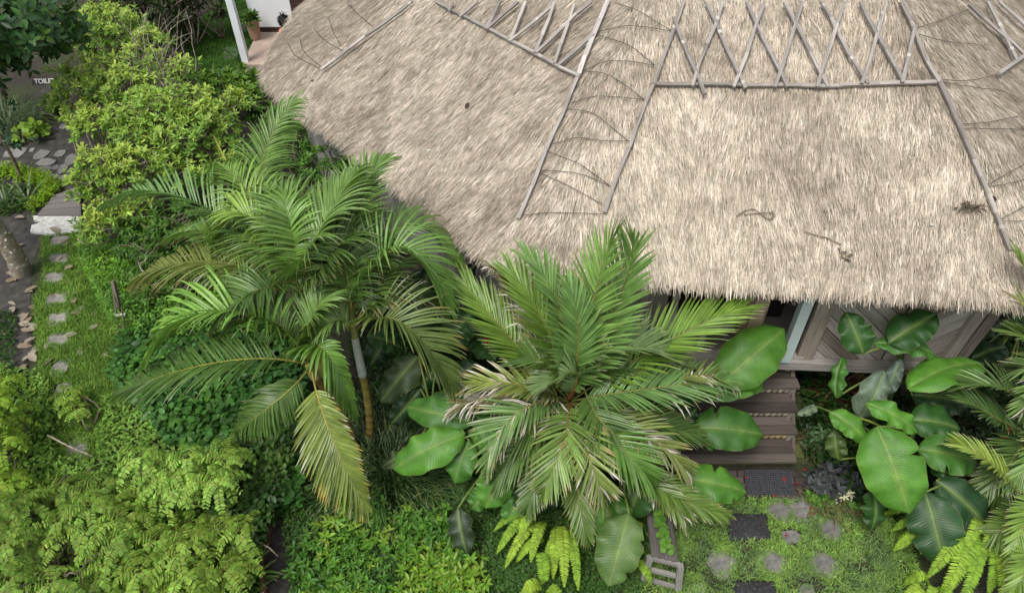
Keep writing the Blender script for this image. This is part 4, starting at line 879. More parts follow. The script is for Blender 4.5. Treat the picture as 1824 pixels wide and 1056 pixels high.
# ------------------------------------------------------------------ paddle leaved plants
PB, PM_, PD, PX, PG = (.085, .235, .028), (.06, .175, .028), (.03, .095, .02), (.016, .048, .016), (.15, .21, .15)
def paddle(plant, foot, B, E, wpx, zb, ze, col, fold=.24, wave=.045, bend=.14, roll=0., tears=0, petiole=True, side=1.):
    p0, p1 = at(B[0], B[1], zb), at(E[0], E[1], ze); p1 = p1+(p1-p0)*.06; L = np.linalg.norm(p1-p0); T = unit(p1-p0)
    view = unit(CAM-(p0+p1)/2); nr = unit(view*.55+UP*.6); nr = unit(nr-T*np.dot(nr, T)); sd = np.cross(T, nr); roll = roll+rng.normal(0, .2)
    sd, nr = sd*math.cos(roll)+nr*math.sin(roll), nr*math.cos(roll)-sd*math.sin(roll)
    hw = wpx*scale_at((p0+p1)/2)*.5*.98; rows = 34; t = np.linspace(0, 1, rows)
    P = bez(p0, (p0+p1)/2+nr*bend*L, p1, rows); vs = np.array([-1, -.95, -.78, -.52, -.26, -.05, 0, .05, .26, .52, .78, .95, 1.])
    pr = np.interp(t, [0, .04, .12, .25, .42, .6, .75, .87, .95, 1], [.05, .36, .68, .93, 1, .94, .79, .57, .31, .02]); mult = np.ones((rows, 2)); ph = rng.uniform(0, 6.28, 2)
    tears = tears or int(rng.random() < .45)
    for _ in range(tears):
        r0 = rng.integers(6, rows-4); s = rng.integers(2); dep = rng.uniform(.12, .45); mult[r0, s] -= dep; mult[r0+1, s] -= dep*.4
    asy = rng.uniform(.92, 1.08, 2)
    v, c, uv = [], [], []; base = np.array(col)*rng.uniform(.85, 1.15)
    for i in range(rows):
        for q in vs:
            s = 0 if q < 0 else 1; w = q*hw*pr[i]*asy[s]*(mult[i, s] if abs(q) > .5 else 1)*(1+.03*math.sin(t[i]*23+ph[s]))
            aq = abs(q); up = fold*hw*aq*1.1-fold*hw*1.5*aq**2.5+wave*aq*aq*math.sin(t[i]*math.pi*(5+2*s)+ph[s])*min(1, 4*t[i]*(1-t[i])+.1)
            v.append(P[i]+sd*w+nr*up)
            cc = base*(1+.10*math.sin(t[i]*31+s*2)*.4)
            if aq < .06: cc = mixc(base, (.22, .32, .09), .75 if aq < .01 else .35)
            if aq > .99: cc = mixc(base, (.28, .2, .08), .45 if rng.random() < .7 else .0)
            c.append(cc); uv.append((t[i]*L, q*L/max(L, .01)*hw*4))
    k = len(vs); f = [(i*k+j, i*k+j+1, (i+1)*k+j+1, (i+1)*k+j) for i in range(rows-1) for j in range(k-1)]
    mb = MB(); mb.add(v, np.array(f), np.clip(c, .003, .9), uv); o = mb.build('leaf', M['paddle'], plant)
    mb = MB(); tube(mb, P[:24]-nr*.006, np.linspace(.011, .003, 24), 5, mixc(base, (.2, .3, .08), .6)); mb.build('midrib', M['stem'], o)
    if petiole:
        ft = np.array(foot); mid_ = (ft+p0)/2+UP*.22*np.linalg.norm(p0-ft)+(ft-p0)*V(.25, .25, 0); cpts = bez(ft+V(*rng.normal(0, .05, 2), 0), mid_, p0, 14)
        mb = MB(); tube(mb, cpts, np.linspace(.02, .011, 14), 7, mixc((.10, .16, .04), (.2, .24, .05), rng.random())); mb.build('petiole', M['stem'], o)
    return o
def plantof(px, py, label, name='paddle_leaf_plant', group='broad paddle leaved plants'): return thing(name, V(*at(px, py)[:2], 0), label, 'plant', group)
PL1 = plantof(775, 790, 'broad leaved plant left of the central palm, above the dark grass clump'); ft = origin(PL1)
for a in (((745, 634), (682, 712), 62, 1.2, .8, (.035, .065, .018), dict(bend=.05)), ((748, 692), (698, 752), 46, .9, .6, PX, {}), ((778, 652), (738, 694), 36, 1.0, .8, PD, {}), ((842, 752), (730, 726), 56, 1.1, .95, PM_, dict(tears=1, wave=.03)),
          ((828, 772), (708, 832), 72, 1.05, .7, PB, {}), ((745, 806), (684, 832), 34, .75, .55, (.05, .08, .03), {}), ((850, 700), (770, 720), 50, 1.0, .9, PD, {}), ((836, 785), (812, 856), 58, .95, .6, PM_, {}), ((800, 690), (850, 650), 60, 1.0, 1.2, PX, {})):
    paddle(PL1, ft, *a[:6], **a[6])
PL2 = plantof(905, 835, 'broad leaved plant below the central palm with one grey leaf drooping on a long stalk'); ft = origin(PL2)
for a in (((896, 822), (866, 900), 68, .9, .55, PB, dict(bend=.12)), ((935, 828), (932, 908), 52, .8, .5, PD, {}), ((816, 904), (832, 982), 46, .5, .2, (.035, .06, .03), dict(bend=.1)), ((905, 760), (850, 800), 60, 1.0, .8, PM_, {}), ((960, 840), (990, 900), 60, .7, .5, PX, {})):
    paddle(PL2, ft, *a[:6], **a[6])
for a in (((880, 745), (842, 790), 60, 1.05, .8, PM_, {}), ((925, 870), (905, 930), 50, .6, .35, PM_, {}), ((870, 870), (842, 905), 44, .6, .4, PM_, {})):
    paddle(PL2, ft, *a[:6], **a[6])
PL3 = plantof(740, 610, 'dark broad leaved plant in the shade between the left palms and the house wall'); ft = origin(PL3)
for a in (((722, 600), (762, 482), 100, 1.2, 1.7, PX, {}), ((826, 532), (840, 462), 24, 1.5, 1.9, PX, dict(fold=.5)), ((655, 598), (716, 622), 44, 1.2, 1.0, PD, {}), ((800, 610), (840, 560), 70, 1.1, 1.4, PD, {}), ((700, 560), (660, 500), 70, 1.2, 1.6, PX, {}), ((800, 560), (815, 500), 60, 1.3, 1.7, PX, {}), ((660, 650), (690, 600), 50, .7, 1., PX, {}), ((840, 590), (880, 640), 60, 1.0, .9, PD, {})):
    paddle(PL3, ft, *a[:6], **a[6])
PL4 = plantof(1205, 800, 'broad leaved plant right of the central palm, its leaves over the left of the steps'); ft = origin(PL4)
for a in (((1280, 684), (1390, 592), 98, 1.35, 1.65, PB, dict(bend=.1, wave=.03)), ((1262, 706), (1354, 684), 58, 1.2, 1.1, PB, dict(wave=.02)), ((1236, 762), (1352, 774), 82, 1.0, .85, PM_, dict(tears=1, wave=.03)), ((1168, 745), (1264, 798), 46, 1.1, .85, PM_, dict(roll=.5, wave=.05)),
          ((1206, 852), (1322, 876), 74, .75, .6, PB, dict(tears=3, wave=.03)), ((1165, 835), (1125, 915), 90, .8, .55, PD, {}), ((1200, 840), (1160, 900), 70, .7, .5, PX, {}), ((1210, 760), (1240, 728), 40, .9, 1.0, PX, {}), ((1180, 720), (1230, 690), 60, .9, 1.0, PD, {})):
    paddle(PL4, ft, *a[:6], **a[6])
PL5 = plantof(1090, 900, 'broad leaved plant under the central palm with a large pale leaf hanging beside the bench'); ft = origin(PL5)
for a in (((1120, 914), (1086, 1036), 80, .85, .45, (.10, .18, .05), dict(tears=2, bend=.1)), ((1068, 884), (1046, 962), 84, .8, .5, PB, dict(wave=.03)), ((1100, 880), (1090, 950), 60, .7, .5, PM_, {})):
    paddle(PL5, ft, *a[:6], **a[6])
PL6 = plantof(1560, 740, 'tall broad leaved plant against the chevron wall right of the steps'); ft = origin(PL6)
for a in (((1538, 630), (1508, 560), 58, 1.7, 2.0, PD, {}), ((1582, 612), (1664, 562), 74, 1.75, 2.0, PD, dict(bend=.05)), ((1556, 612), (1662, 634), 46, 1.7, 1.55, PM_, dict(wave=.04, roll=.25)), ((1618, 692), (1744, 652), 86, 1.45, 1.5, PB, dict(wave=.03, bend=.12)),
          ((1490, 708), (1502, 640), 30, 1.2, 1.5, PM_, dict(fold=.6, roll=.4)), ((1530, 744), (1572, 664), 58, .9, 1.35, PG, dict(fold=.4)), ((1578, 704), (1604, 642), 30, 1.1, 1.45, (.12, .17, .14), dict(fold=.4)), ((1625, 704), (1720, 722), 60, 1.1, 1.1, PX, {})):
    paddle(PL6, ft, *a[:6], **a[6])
PL7 = plantof(1580, 860, 'large broad leaved plant right of the mat with the biggest glossy hanging leaf'); ft = origin(PL7)
for a in (((1478, 734), (1540, 784), 46, 1.15, 1.0, PB, dict(wave=.03)), ((1543, 718), (1628, 768), 44, 1.35, 1.1, PB, dict(wave=.06, roll=-.3)), ((1562, 760), (1616, 905), 108, 1.3, .75, PB, dict(bend=.13, wave=.03)), ((1622, 748), (1704, 764), 78, 1.1, 1.0, PD, {}),
          ((1636, 800), (1734, 824), 72, 1.05, .85, PM_, {}), ((1494, 818), (1488, 768), 36, .6, .9, (.07, .12, .03), {}), ((1555, 872), (1552, 938), 48, .6, .3, PD, {}), ((1456, 724), (1422, 738), 18, .7, .65, PG, {}), ((1660, 690), (1700, 650), 70, 1.0, 1.2, PX, {})):
    paddle(PL7, ft, *a[:6], **a[6])
PL8 = plantof(1670, 905, 'broad leaved plant in front of the right ferns with torn blue green leaves'); ft = origin(PL8)
for a in (((1648, 876), (1680, 1002), 88, .85, .4, (.028, .075, .025), dict(tears=3, bend=.1)), ((1668, 856), (1754, 940), 72, .85, .5, (.02, .06, .022), {}), ((1700, 850), (1660, 830), 40, .8, .8, PD, {})):
    paddle(PL8, ft, *a[:6], **a[6])
PL9 = plantof(1765, 640, 'drooping grey leaved plant in the deep shade under the right eave'); ft = origin(PL9)
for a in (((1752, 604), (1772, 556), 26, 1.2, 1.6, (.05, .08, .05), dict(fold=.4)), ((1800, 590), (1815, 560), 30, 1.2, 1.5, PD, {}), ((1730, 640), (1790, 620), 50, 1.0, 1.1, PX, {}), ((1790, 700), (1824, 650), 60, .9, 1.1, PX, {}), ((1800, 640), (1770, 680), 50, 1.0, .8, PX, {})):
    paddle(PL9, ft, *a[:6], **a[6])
# small red flower heads in the shade
for px, py, z, lab in ((699, 484, 1.5, 'small crimson flower among the dark leaves near the left eave'), (868, 606, 1.2, 'small crimson flower between the left and central palms'), (1690, 905, .5, 'small red bract at the foot of the right palms')):
    mb = MB(); n = 14; d = unit(rng.normal(0, 1, (n, 3))+V(0, -.4, .6)); p = at(px, py, z); inst(mb, LV, LF, np.tile(p, (n, 1)), d, np.cross(d, V(1, .2, 0)), np.full(n, .06), jcol((.45, .01, .03), n, .2), np.full(n, .025)); tube(mb, [V(p[0], p[1]+.1, 0), V(p[0], p[1]+.04, z*.6), p], .006, 5, (.05, .09, .03))
    tagp(mb.build('red_flower', M['petal'], base=(p[0], p[1]+.1, 0)), lab, 'flower')

# ------------------------------------------------------------------ shrubs
def shrub_leaves(mb, pos, axis, m_, ll, lw, col, tipcol=None, tip=None, elev=.45, sv=.18, T=LV):
    """rosettes of m_ leaves round axis at every pos"""
    n = len(pos); ax = unit(axis); a1_ = unit(np.cross(ax, V(.31, .77, .55))); a2_ = np.cross(ax, a1_)
    th = rng.uniform(0, 6.28, (n, 1))+np.arange(m_)[None]*2.4; e = np.clip(elev+rng.normal(0, .28, (n, m_))+np.linspace(-.35, .4, m_)[None], -.5, 1.4)
    d = (np.cos(e)*np.cos(th))[..., None]*a1_[:, None]+(np.cos(e)*np.sin(th))[..., None]*a2_[:, None]+np.sin(e)[..., None]*ax[:, None]
    nr = ax[:, None]*np.cos(e)[..., None]-(np.cos(th)[..., None]*a1_[:, None]+np.sin(th)[..., None]*a2_[:, None])*np.sin(e)[..., None]
    d = d.reshape(-1, 3); nr = nr.reshape(-1, 3); P = np.repeat(pos, m_, 0)+ax.repeat(m_, 0)*rng.uniform(-.05, .03, (n*m_, 1)); k = n*m_
    cols = jcol(col, k, sv)
    if tipcol is not None:
        f = np.clip(np.repeat(tip, m_)+rng.normal(0, .12, k)+np.tile(np.linspace(-.3, .3, m_), n), 0, 1)[:, None]; cols = cols*(1-f)+jcol(tipcol, k, .14)*f
    s = ll*rng.uniform(.7, 1.2, k); inst(mb, T, LF, P, d, nr, s, cols, s*lw)
def dome(lump, n, shell=.5):
    c, r = lump; d = unit(rng.normal(0, 1, (n, 3))); d[:, 2] = np.where(d[:, 2] < -.25, -d[:, 2], d[:, 2]); d[:, 1] = np.where((d[:, 1] > .2) & (rng.random(n) < .5), -d[:, 1], d[:, 1])
    rr = 1-shell*rng.random(n)**1.8; rr *= .8+.4*vnoise(d[:, 0]*2+c[0], d[:, 2]*2+d[:, 1]*1.5+c[1], .55, 21)
    return c+d*r*rr[:, None], d
def branches(mb, foot, targets, r0=.03, col=(.3, .26, .22), sag=.1):
    for q in targets:
        q = np.asarray(q); mid_ = (foot+q)/2+V(*rng.normal(0, .15, 2), sag); P = bez(foot, mid_, q, 10); P[1:-1] += rng.normal(0, .012, (8, 3)); tube(mb, P, np.linspace(r0, r0*.25, 10), 6, np.array(col)*rng.uniform(.75, 1.2))
def bush(name, foot, lumps, per, label, cat, col, tipcol, ll=.105, lw=.36, m_=9, tipz=(.2, .9), group=None, barktwigs=0, mat='leaf', elev=.45, T=LV, bcol=(.3, .26, .22)):
    th = thing(name, foot, label, cat, group); mb = MB(); allp = []
    for c, r in lumps:
        n = int(per*np.prod(r)**(2/3)*8); pos, d = dome((c, r), n); pos[:, 2] = np.maximum(pos[:, 2], .08); allp.append(pos)
        hgt = np.clip((d[:, 2]*.6+(pos[:, 2]-c[2])/r[2]*.4), -1, 1); tip = tipz[0]+(tipz[1]-tipz[0])*np.clip(hgt, 0, 1)*np.clip(.4+1.2*vnoise(pos[:, 0], pos[:, 1]+pos[:, 2], .5, 31), 0, 1.2)
        ax = unit(d*.7+V(0, -.15, .75)+rng.normal(0, .3, (n, 3))); shrub_leaves(mb, pos, ax, m_, ll, lw, col, tipcol, tip, elev, T=T)
    mb.build('foliage', M[mat], th)
    mb = MB(); allp = np.concatenate(allp); branches(mb, np.array(foot), allp[rng.choice(len(allp), min(46, len(allp)), replace=False)], .028, bcol)
    for c, r in lumps: branches(mb, c-V(0, 0, r[2]*.8), dome((c, r), 12, .3)[0], .014, bcol)
    mb.build('branches', M['bark'], th); return th
def lump(px, py, z, rx, ry, rz): return (at(px, py, z), V(rx, ry, rz))
LIME, GRN = (.38, .50, .09), (.13, .28, .04)
GB = 'yellow green bushes beside the path'
f1 = V(*at(225, 215)[:2], 0)
th = bush('croton_bush', f1, [lump(215, 55, 2.1, .62, .6, .6), lump(150, 150, 1.9, .5, .5, .5), lump(245, 130, 1.8, .55, .6, .5), lump(138, 190, 1.6, .34, .4, .4), lump(330, 130, 1.7, .32, .3, .35), lump(195, 85, 1.7, .6, .6, .6), lump(150, 70, 1.9, .4, .4, .45), lump(225, 165, 1.8, .5, .5, .45), lump(270, 80, 1.9, .4, .4, .4)], 40, 'tall yellow green bush with bare grey twigs reaching to the top of the photo', 'bush', GRN, LIME, group=GB)
mb = MB()
for k in range(34):
    a = at(rng.uniform(215, 335), rng.uniform(150, 215), rng.uniform(1.2, 1.6)); px = a[0]*0+rng.uniform(205, 345); b = at(px, rng.uniform(8, 110), rng.uniform(2.0, 2.7)); P = bez(a, (a+b)/2+V(*rng.normal(0, .12, 3)), b, 9); P[1:-1] += rng.normal(0, .02, (7, 3)); tube(mb, P, np.linspace(.010, .003, 9), 5, np.array((.42, .37, .32))*rng.uniform(.7, 1.15))
mb.build('bare_twigs', M['bark'], th)
f2 = V(*at(330, 300)[:2], 0)
bush('croton_bush', f2, [lump(290, 200, 1.75, .6, .6, .5), lump(370, 210, 1.6, .5, .5, .45), lump(425, 190, 1.4, .35, .35, .35), lump(240, 235, 1.6, .5, .5, .5), lump(320, 250, 1.5, .55, .5, .5), lump(390, 245, 1.3, .4, .4, .4), lump(350, 195, 1.7, .4, .4, .4), lump(330, 310, 1.1, .5, .45, .4), lump(405, 300, 1.0, .45, .4, .4)], 44, 'widest yellow green bush, behind the tallest palm and left of the eave', 'bush', GRN, LIME, group=GB)
f3 = V(*at(205, 400)[:2], 0)
bush('croton_bush', f3, [lump(175, 225, 1.6, .45, .5, .45), lump(200, 300, 1.3, .5, .5, .5), lump(160, 330, 1.0, .34, .4, .4), lump(260, 300, 1.35, .5, .5, .45), lump(190, 400, .7, .38, .4, .4), lump(230, 370, .9, .45, .4, .4)], 44, 'yellow green bush leaning over the path beside the whitewashed step', 'bush', (.12, .26, .03), (.37, .48, .08), group=GB)
f4 = V(*at(320, 440)[:2], 0)
bush('dark_bush', f4, [lump(330, 400, .8, .55, .5, .45), lump(270, 430, .6, .5, .45, .4), lump(400, 390, .7, .5, .4, .4), lump(300, 500, .4, .6, .4, .35), lump(400, 470, .4, .6, .4, .35)], 42, 'dark green glossy bush below the yellow green ones, under the palm fronds', 'bush', (.045, .12, .018), (.14, .26, .03), ll=.10, tipz=(.0, .5))
f5 = V(*at(540, 330)[:2], 0)
bush('dark_bush', f5, [lump(545, 258, 1.3, .5, .5, .5), lump(500, 300, 1.2, .5, .5, .5), lump(590, 312, 1.5, .4, .4, .5), lump(500, 228, 1.1, .45, .4, .4), lump(540, 380, 1.1, .6, .5, .5), lump(455, 290, 1.2, .45, .4, .4), lump(640, 350, 1.4, .4, .4, .5), lump(560, 225, .9, .5, .5, .5)], 42, 'dark green bush in the gap between the palm tops and the left eave', 'bush', (.045, .13, .018), (.13, .26, .03), ll=.09, tipz=(.0, .5))
f6 = V(*at(420, 200)[:2], 0)
bush('dark_bush', f6, [lump(420, 150, .5, .5, .5, .4), lump(390, 165, .5, .5, .4, .35), lump(445, 175, .4, .4, .4, .3)], 34, 'light green bush at the rounded roof corner beside the far lawn', 'bush', (.07, .17, .02), (.16, .28, .03), ll=.14, lw=.5, tipz=(0, .6))
# dark glossy tree top left
ft = V(*at(15, 190)[:2], 0); tr = thing('broadleaf_tree', ft, 'dark tree with large glossy leaves filling the top left corner', 'tree'); mb = MB()
TL = [lump(20, 60, 3.0, .9, .9, .7), lump(75, 50, 2.8, .6, .7, .6), lump(0, 118, 2.4, .55, .5, .45), lump(110, 60, 2.6, .4, .5, .45), lump(55, 82, 2.5, .5, .5, .4), lump(-50, 90, 2.8, .8, .8, .7), lump(105, 90, 2.2, .3, .35, .3)]
ap = []
for c, r in TL:
    n = int(55*np.prod(r)**(2/3)*2.6); pos, d = dome((c, r), n, .6); ap.append(pos); shrub_leaves(mb, pos, unit(d*.6+V(0, -.3, .4)+rng.normal(0, .4, (n, 3))), 6, .19, .42, (.032, .08, .028), (.10, .21, .03), np.where(rng.random(n) < .06, .9, 0.), .2, .25)
mb.build('crown', M['leaf'], tr); mb = MB(); branches(mb, ft+UP*1.0, np.concatenate(ap)[::14], .04, (.16, .13, .11)); tube(mb, [ft, ft+UP*.6, ft+UP*1.1], [.11, .09, .075], 9, (.17, .14, .12)); mb.build('trunk', M['bark'], tr)
# background greens along the top
fb = V(*at(300, 60)[:2], 0)
th = bush('tall_hedge', fb, [(at(250, 40, .8), V(.8, .6, 1.0)), (at(330, 20, .9), V(.7, .6, 1.1)), (at(290, 60, .7), V(.5, .5, .8)), (at(380, 12, .8), V(.8, .5, 1.1)), (at(200, 10, 1.0), V(.9, .6, 1.2))], 16, 'dark brownish hedge behind the bare twigs at the top of the view', 'hedge', (.022, .035, .010), (.06, .10, .015), ll=.15, tipz=(0, .25))
fb = V(*at(340, 75)[:2], 0); cy = thing('cypress_tree', fb, 'narrow dark green conifer leaning beside the far lawn', 'tree'); mb = MB(); n = 2600
hh = rng.random(n)**.8; r = .42*(1-hh*.75)*np.sqrt(rng.random(n)); a = rng.uniform(0, 6.28, n); pos = fb+np.stack([r*np.cos(a)-hh*.5, r*np.sin(a)+.2, hh*2.2+.1], 1); d = unit(np.stack([np.cos(a)*.5, np.sin(a)*.5, np.full(n, -.9)], 1)+rng.normal(0, .25, (n, 3)))
inst(mb, LV, LF, pos, d, np.stack([np.cos(a), np.sin(a), np.full(n, .4)], 1), rng.uniform(.10, .2, n), jcol((.045, .095, .015), n, .3), rng.uniform(.02, .04, n)); mb.build('crown', M['soft'], cy)
mb = MB(); tube(mb, [fb, fb+V(-.2, .1, 1), fb+V(-.45, .2, 2.1)], [.05, .04, .015], 7, (.14, .11, .08)); mb.build('trunk', M['bark'], cy)
for k, (px, lab) in enumerate(((60, 'dark tree mass behind the glossy corner tree'), (170, 'shaded tree above the timber shed'), (420, 'dark tree behind the far cottage wall'))):
    fb = at(px, -30); bush('background_tree', V(fb[0], fb[1]+2, 0), [(fb+V(0, 2, 2.2), V(1.6, 1., 1.3)), (fb+V(.9, 2.3, 1.2), V(1.2, .8, 1.)), (fb+V(-.9, 2.3, 1.2), V(1.2, .8, 1.))], 9, lab, 'tree', (.02, .04, .012), (.05, .1, .015), ll=.26, lw=.45, tipz=(0, .3), group='dark trees at the back')

# feathery shrubs bottom left
def feather(name, foot, nodes_, label, col=(.23, .38, .06), yel=(.34, .47, .085), nb=8, L=.36, group=None):
    th = thing(name, foot, label, 'shrub', group); mb = MB(); mt = MB(); targets = []
    for c in nodes_:
        targets.append(c); a0 = rng.uniform(0, 6.28); tone = rng.uniform(0, .5)
        for k in range(nb):
            a = a0+2*math.pi*k/nb+rng.normal(0, .25); el = rng.uniform(.05, .7); d = V(math.cos(a)*math.cos(el), math.sin(a)*math.cos(el)-.25, math.sin(el)); ll = L*rng.uniform(.6, 1.25)
            e = c+d*ll*V(1, 1, .5)-UP*ll*rng.uniform(.15, .8); P = bez(c, c+d*ll*.55+UP*.02, e, 24); tube(mt, P[::4], np.linspace(.005, .002, 6), 4, (.16, .17, .05))
            T = unit(np.gradient(P, axis=0)); n = int(ll*40); ii = np.clip((np.arange(n)+1.5)/(n+1.5)*23, 0, 23).astype(int)
            for s in (1, -1):
                sd = unit(np.cross(T[ii], UP))*s; dd_ = sd*.9+T[ii]*.28+V(0, 0, -.35)+rng.normal(0, .1, (n, 3)); nr = unit(V(0, 0, .8)+sd*.35+T[ii]*.75+rng.normal(0, .12, (n, 3)))
                sz = .064*np.sin(np.linspace(.45, 2.6, n))**.5*rng.uniform(.85, 1.15, n); cols = jcol(mixc(col, yel, tone*rng.random()), n, .16); inst(mb, OV, LF, P[ii], dd_, nr, sz, cols, sz*.46)
    mb.build('foliage', M['soft'], th); branches(mt, np.array(foot), targets, .016, (.24, .2, .16), .05); mt.build('branches', M['bark'], th); return th
def nodes_in(pts, n, z0, z1): 
    p = scatter([tuple(q) for q in pts], n); return [at(a, b, rng.uniform(z0, z1)) for a, b in p]
GF = 'feathery lime green shrubs in the lower left'
feather('feathery_shrub', V(*at(30, 800)[:2], 0), nodes_in([(-50, 670), (15, 680), (30, 760), (15, 870), (-50, 890)], 15, .4, .9), 'feathery lime shrub on the left edge beside the stepping stones', group=GF, col=(.23, .38, .04))
feather('feathery_shrub', V(*at(340, 900)[:2], 0), nodes_in([(225, 800), (265, 775), (330, 780), (415, 805), (415, 850), (330, 890), (235, 870)], 18, .45, 1.0), 'big domed feathery shrub in front of the dark vine bed', group=GF, col=(.28, .46, .09), L=.34)
feather('feathery_shrub', V(*at(165, 760)[:2], 0), nodes_in([(110, 700), (200, 705), (180, 730), (120, 735)], 3, .2, .4), 'sparse feathery shrub growing over the last stepping stones', group=GF, nb=7, L=.26)
feather('feathery_shrub', V(*at(120, 1000)[:2], 0), nodes_in([(-40, 900), (70, 890), (200, 880), (230, 960), (200, 1090), (-40, 1090)], 30, .3, .8), 'low feathery shrub filling the bottom left corner', group=GF, col=(.20, .34, .06))
feather('feathery_shrub', V(*at(330, 1010)[:2], 0), nodes_in([(190, 880), (330, 905), (440, 930), (480, 970), (400, 1090), (190, 1090)], 30, .3, .8), 'feathery shrub below the domed one, cut by the bottom edge', group=GF, col=(.23, .37, .06))
feather('feathery_shrub', V(*at(200, 860)[:2], 0), nodes_in([(60, 870), (200, 860), (220, 880), (110, 880)], 8, .15, .35), 'thin low feathery shrub between the left edge one and the dome', group=GF, col=(.19, .32, .06), nb=8)

# ------------------------------------------------------------------ ferns
def fern(px, py, tips, label, n=34, L=.07, z0=.25):
    th = thing('sword_fern', V(*at(px, py)[:2], 0), label, 'fern', 'lime green sword ferns')
    for (bx, by, ex, ey, z, ze_) in tips:
        b = at(bx, by, z0); e = at(ex, ey, ze_); m_ = (b+e)/2+UP*z; col = mixc((.36, .52, .06), (.22, .40, .04), rng.random())
        frond(th, b, m_, e, L=L*rng.uniform(.85, 1.15), w=.021, n=int(n*1.5), lift=.12, droop=.3, col=col, tipf=0, rcol=(.2, .22, .05), a0=80, a1=62, rr=.004, seg=3, start=.08, prof=([0, .15, .5, .8, 1], [.6, .95, 1, .7, .15]), mat='soft', jit=.08)
fern(1000, 900, [(960, 905, 885, 895, .2, .35), (965, 910, 880, 945, .2, .25), (950, 920, 885, 985, .2, .2), (960, 930, 900, 1010, .2, .2), (970, 930, 945, 1000, .2, .25), (990, 940, 985, 1030, .2, .2), (1000, 935, 1005, 1045, .22, .2), (1010, 940, 1030, 1050, .2, .2), (980, 900, 925, 900, .25, .4), (1000, 935, 965, 1040, .15, .2), (950, 925, 925, 960, .2, .3), (970, 960, 920, 1000, .15, .15)], 'lime fern under the left side of the central palm')
fern(965, 1050, [(965, 1045, 930, 1060, .15, .2), (970, 1040, 960, 985, .2, .3), (975, 1050, 1000, 1075, .15, .2), (960, 1055, 905, 1085, .1, .2)], 'small lime fern cut by the bottom edge below the palm', n=26)
fern(1120, 1000, [(1118, 985, 1140, 930, .2, .25), (1120, 990, 1150, 985, .15, .2), (1115, 1000, 1085, 1040, .15, .2), (1130, 1000, 1160, 1040, .12, .15)], 'fern squeezed between the pale paddle leaf and the bench', n=24)
fern(1600, 925, [(1640, 930, 1575, 915, .2, .3), (1650, 935, 1588, 945, .2, .25), (1650, 950, 1592, 980, .2, .2), (1655, 960, 1600, 960, .2, .2)], 'fern at the lawn edge left of the torn paddle leaf', n=30)
fern(1740, 980, [(1720, 940, 1650, 1030, .3, .3), (1725, 945, 1685, 1060, .3, .25), (1730, 945, 1720, 1060, .3, .25), (1745, 940, 1760, 1060, .3, .25), (1750, 945, 1800, 1050, .3, .25), (1760, 935, 1830, 1010, .3, .3), (1735, 950, 1705, 1090, .3, .2), (1750, 960, 1780, 1090, .3, .2), (1715, 945, 1668, 1080, .3, .2), (1770, 950, 1830, 1060, .3, .2), (1700, 935, 1640, 985, .25, .3), (1730, 930, 1700, 1000, .35, .4), (1760, 930, 1790, 990, .3, .4), (1745, 935, 1740, 1010, .35, .35), (1780, 930, 1840, 970, .3, .3)], 'largest lime fern filling the bottom right corner', n=44, L=.08, z0=.35)
fern(1640, 1060, [(1640, 1050, 1600, 1080, .2, .2), (1650, 1040, 1610, 1040, .2, .2), (1655, 1045, 1640, 1090, .2, .15), (1660, 1050, 1690, 1090, .2, .15)], 'small fern at the bottom edge beside the right lawn', n=26)

# ------------------------------------------------------------------ grass clumps and smaller plants
def grassclump(name, px, py, radius, n, L, col, label, lean=.9, w=.015, group=None, cat='ornamental grass', dirv=None):
    c = V(*at(px, py)[:2], 0); mb = MB(); a = rng.uniform(0, 6.28, n); r = radius*np.sqrt(rng.random(n))
    for i in range(n):
        p = c+V(r[i]*math.cos(a[i]), r[i]*math.sin(a[i]), .02); el = rng.uniform(.5, 1.35)-.3*r[i]/radius; az = a[i]+rng.normal(0, .6); d = V(math.cos(az)*math.cos(el), math.sin(az)*math.cos(el), math.sin(el))
        if dirv is not None: d = unit(d+np.array(dirv))
        cc = np.array(col)*math.exp(rng.normal(0, .3)); leaflet(mb, p, d, np.cross(np.cross(d, UP), d), L*rng.uniform(.7, 1.2), w, lean*2*rng.uniform(.7, 1.3), cc, mixc(cc, (.3, .34, .1), .5), .3, seg=5)
    return tagp(mb.build(name, M['palm'], base=c), label, cat, group)
grassclump('mondo_grass', 700, 850, .62, 1700, .46, (.04, .09, .024), 'dark mound of fine grass under the palm trunks')
grassclump('mondo_grass', 690, 770, .5, 700, .42, (.03, .07, .02), 'dark fine grass behind the ringed palm trunk')
grassclump('mondo_grass', 610, 880, .3, 200, .38, (.04, .085, .02), 'fine grass tuft behind the hanging yellow frond')
grassclump('fountain_grass', 15, 225, .55, 800, .75, (.055, .10, .03), 'arching grey green grass clump below the glossy tree', w=.012)
grassclump('fountain_grass', -45, 200, .5, 400, .75, (.05, .09, .03), 'second arching grass clump at the left edge', w=.012)
grassclump('strap_leaf_plant', 447, 1030, .12, 40, .34, (.08, .17, .03), 'strap leaved plant beside the bare soil strip', w=.03, lean=.5, cat='plant')
grassclump('strap_leaf_plant', 420, 1060, .2, 60, .3, (.09, .19, .03), 'strap leaved tuft at the bottom edge under the feathery shrub', w=.022, lean=.5, cat='plant')
grassclump('snake_plant', 47, 358, .12, 18, .5, (.08, .14, .04), 'upright sword leaved plant inside the lime edging', w=.05, lean=.15, cat='plant')
grassclump('snake_plant', 10, 372, .14, 16, .35, (.05, .09, .03), 'short sword leaved plant at the left edge of the small bed', w=.05, lean=.2, cat='plant')
grassclump('ti_plant', 1490, 700, .1, 44, .46, (.075, .018, .022), 'maroon leaved plant below the chevron wall', w=.075, lean=.45, cat='plant')
grassclump('ti_plant', 1600, 720, .08, 20, .35, (.07, .015, .02), 'small maroon plant behind the grey paddle leaf', w=.06, lean=.45, cat='plant')
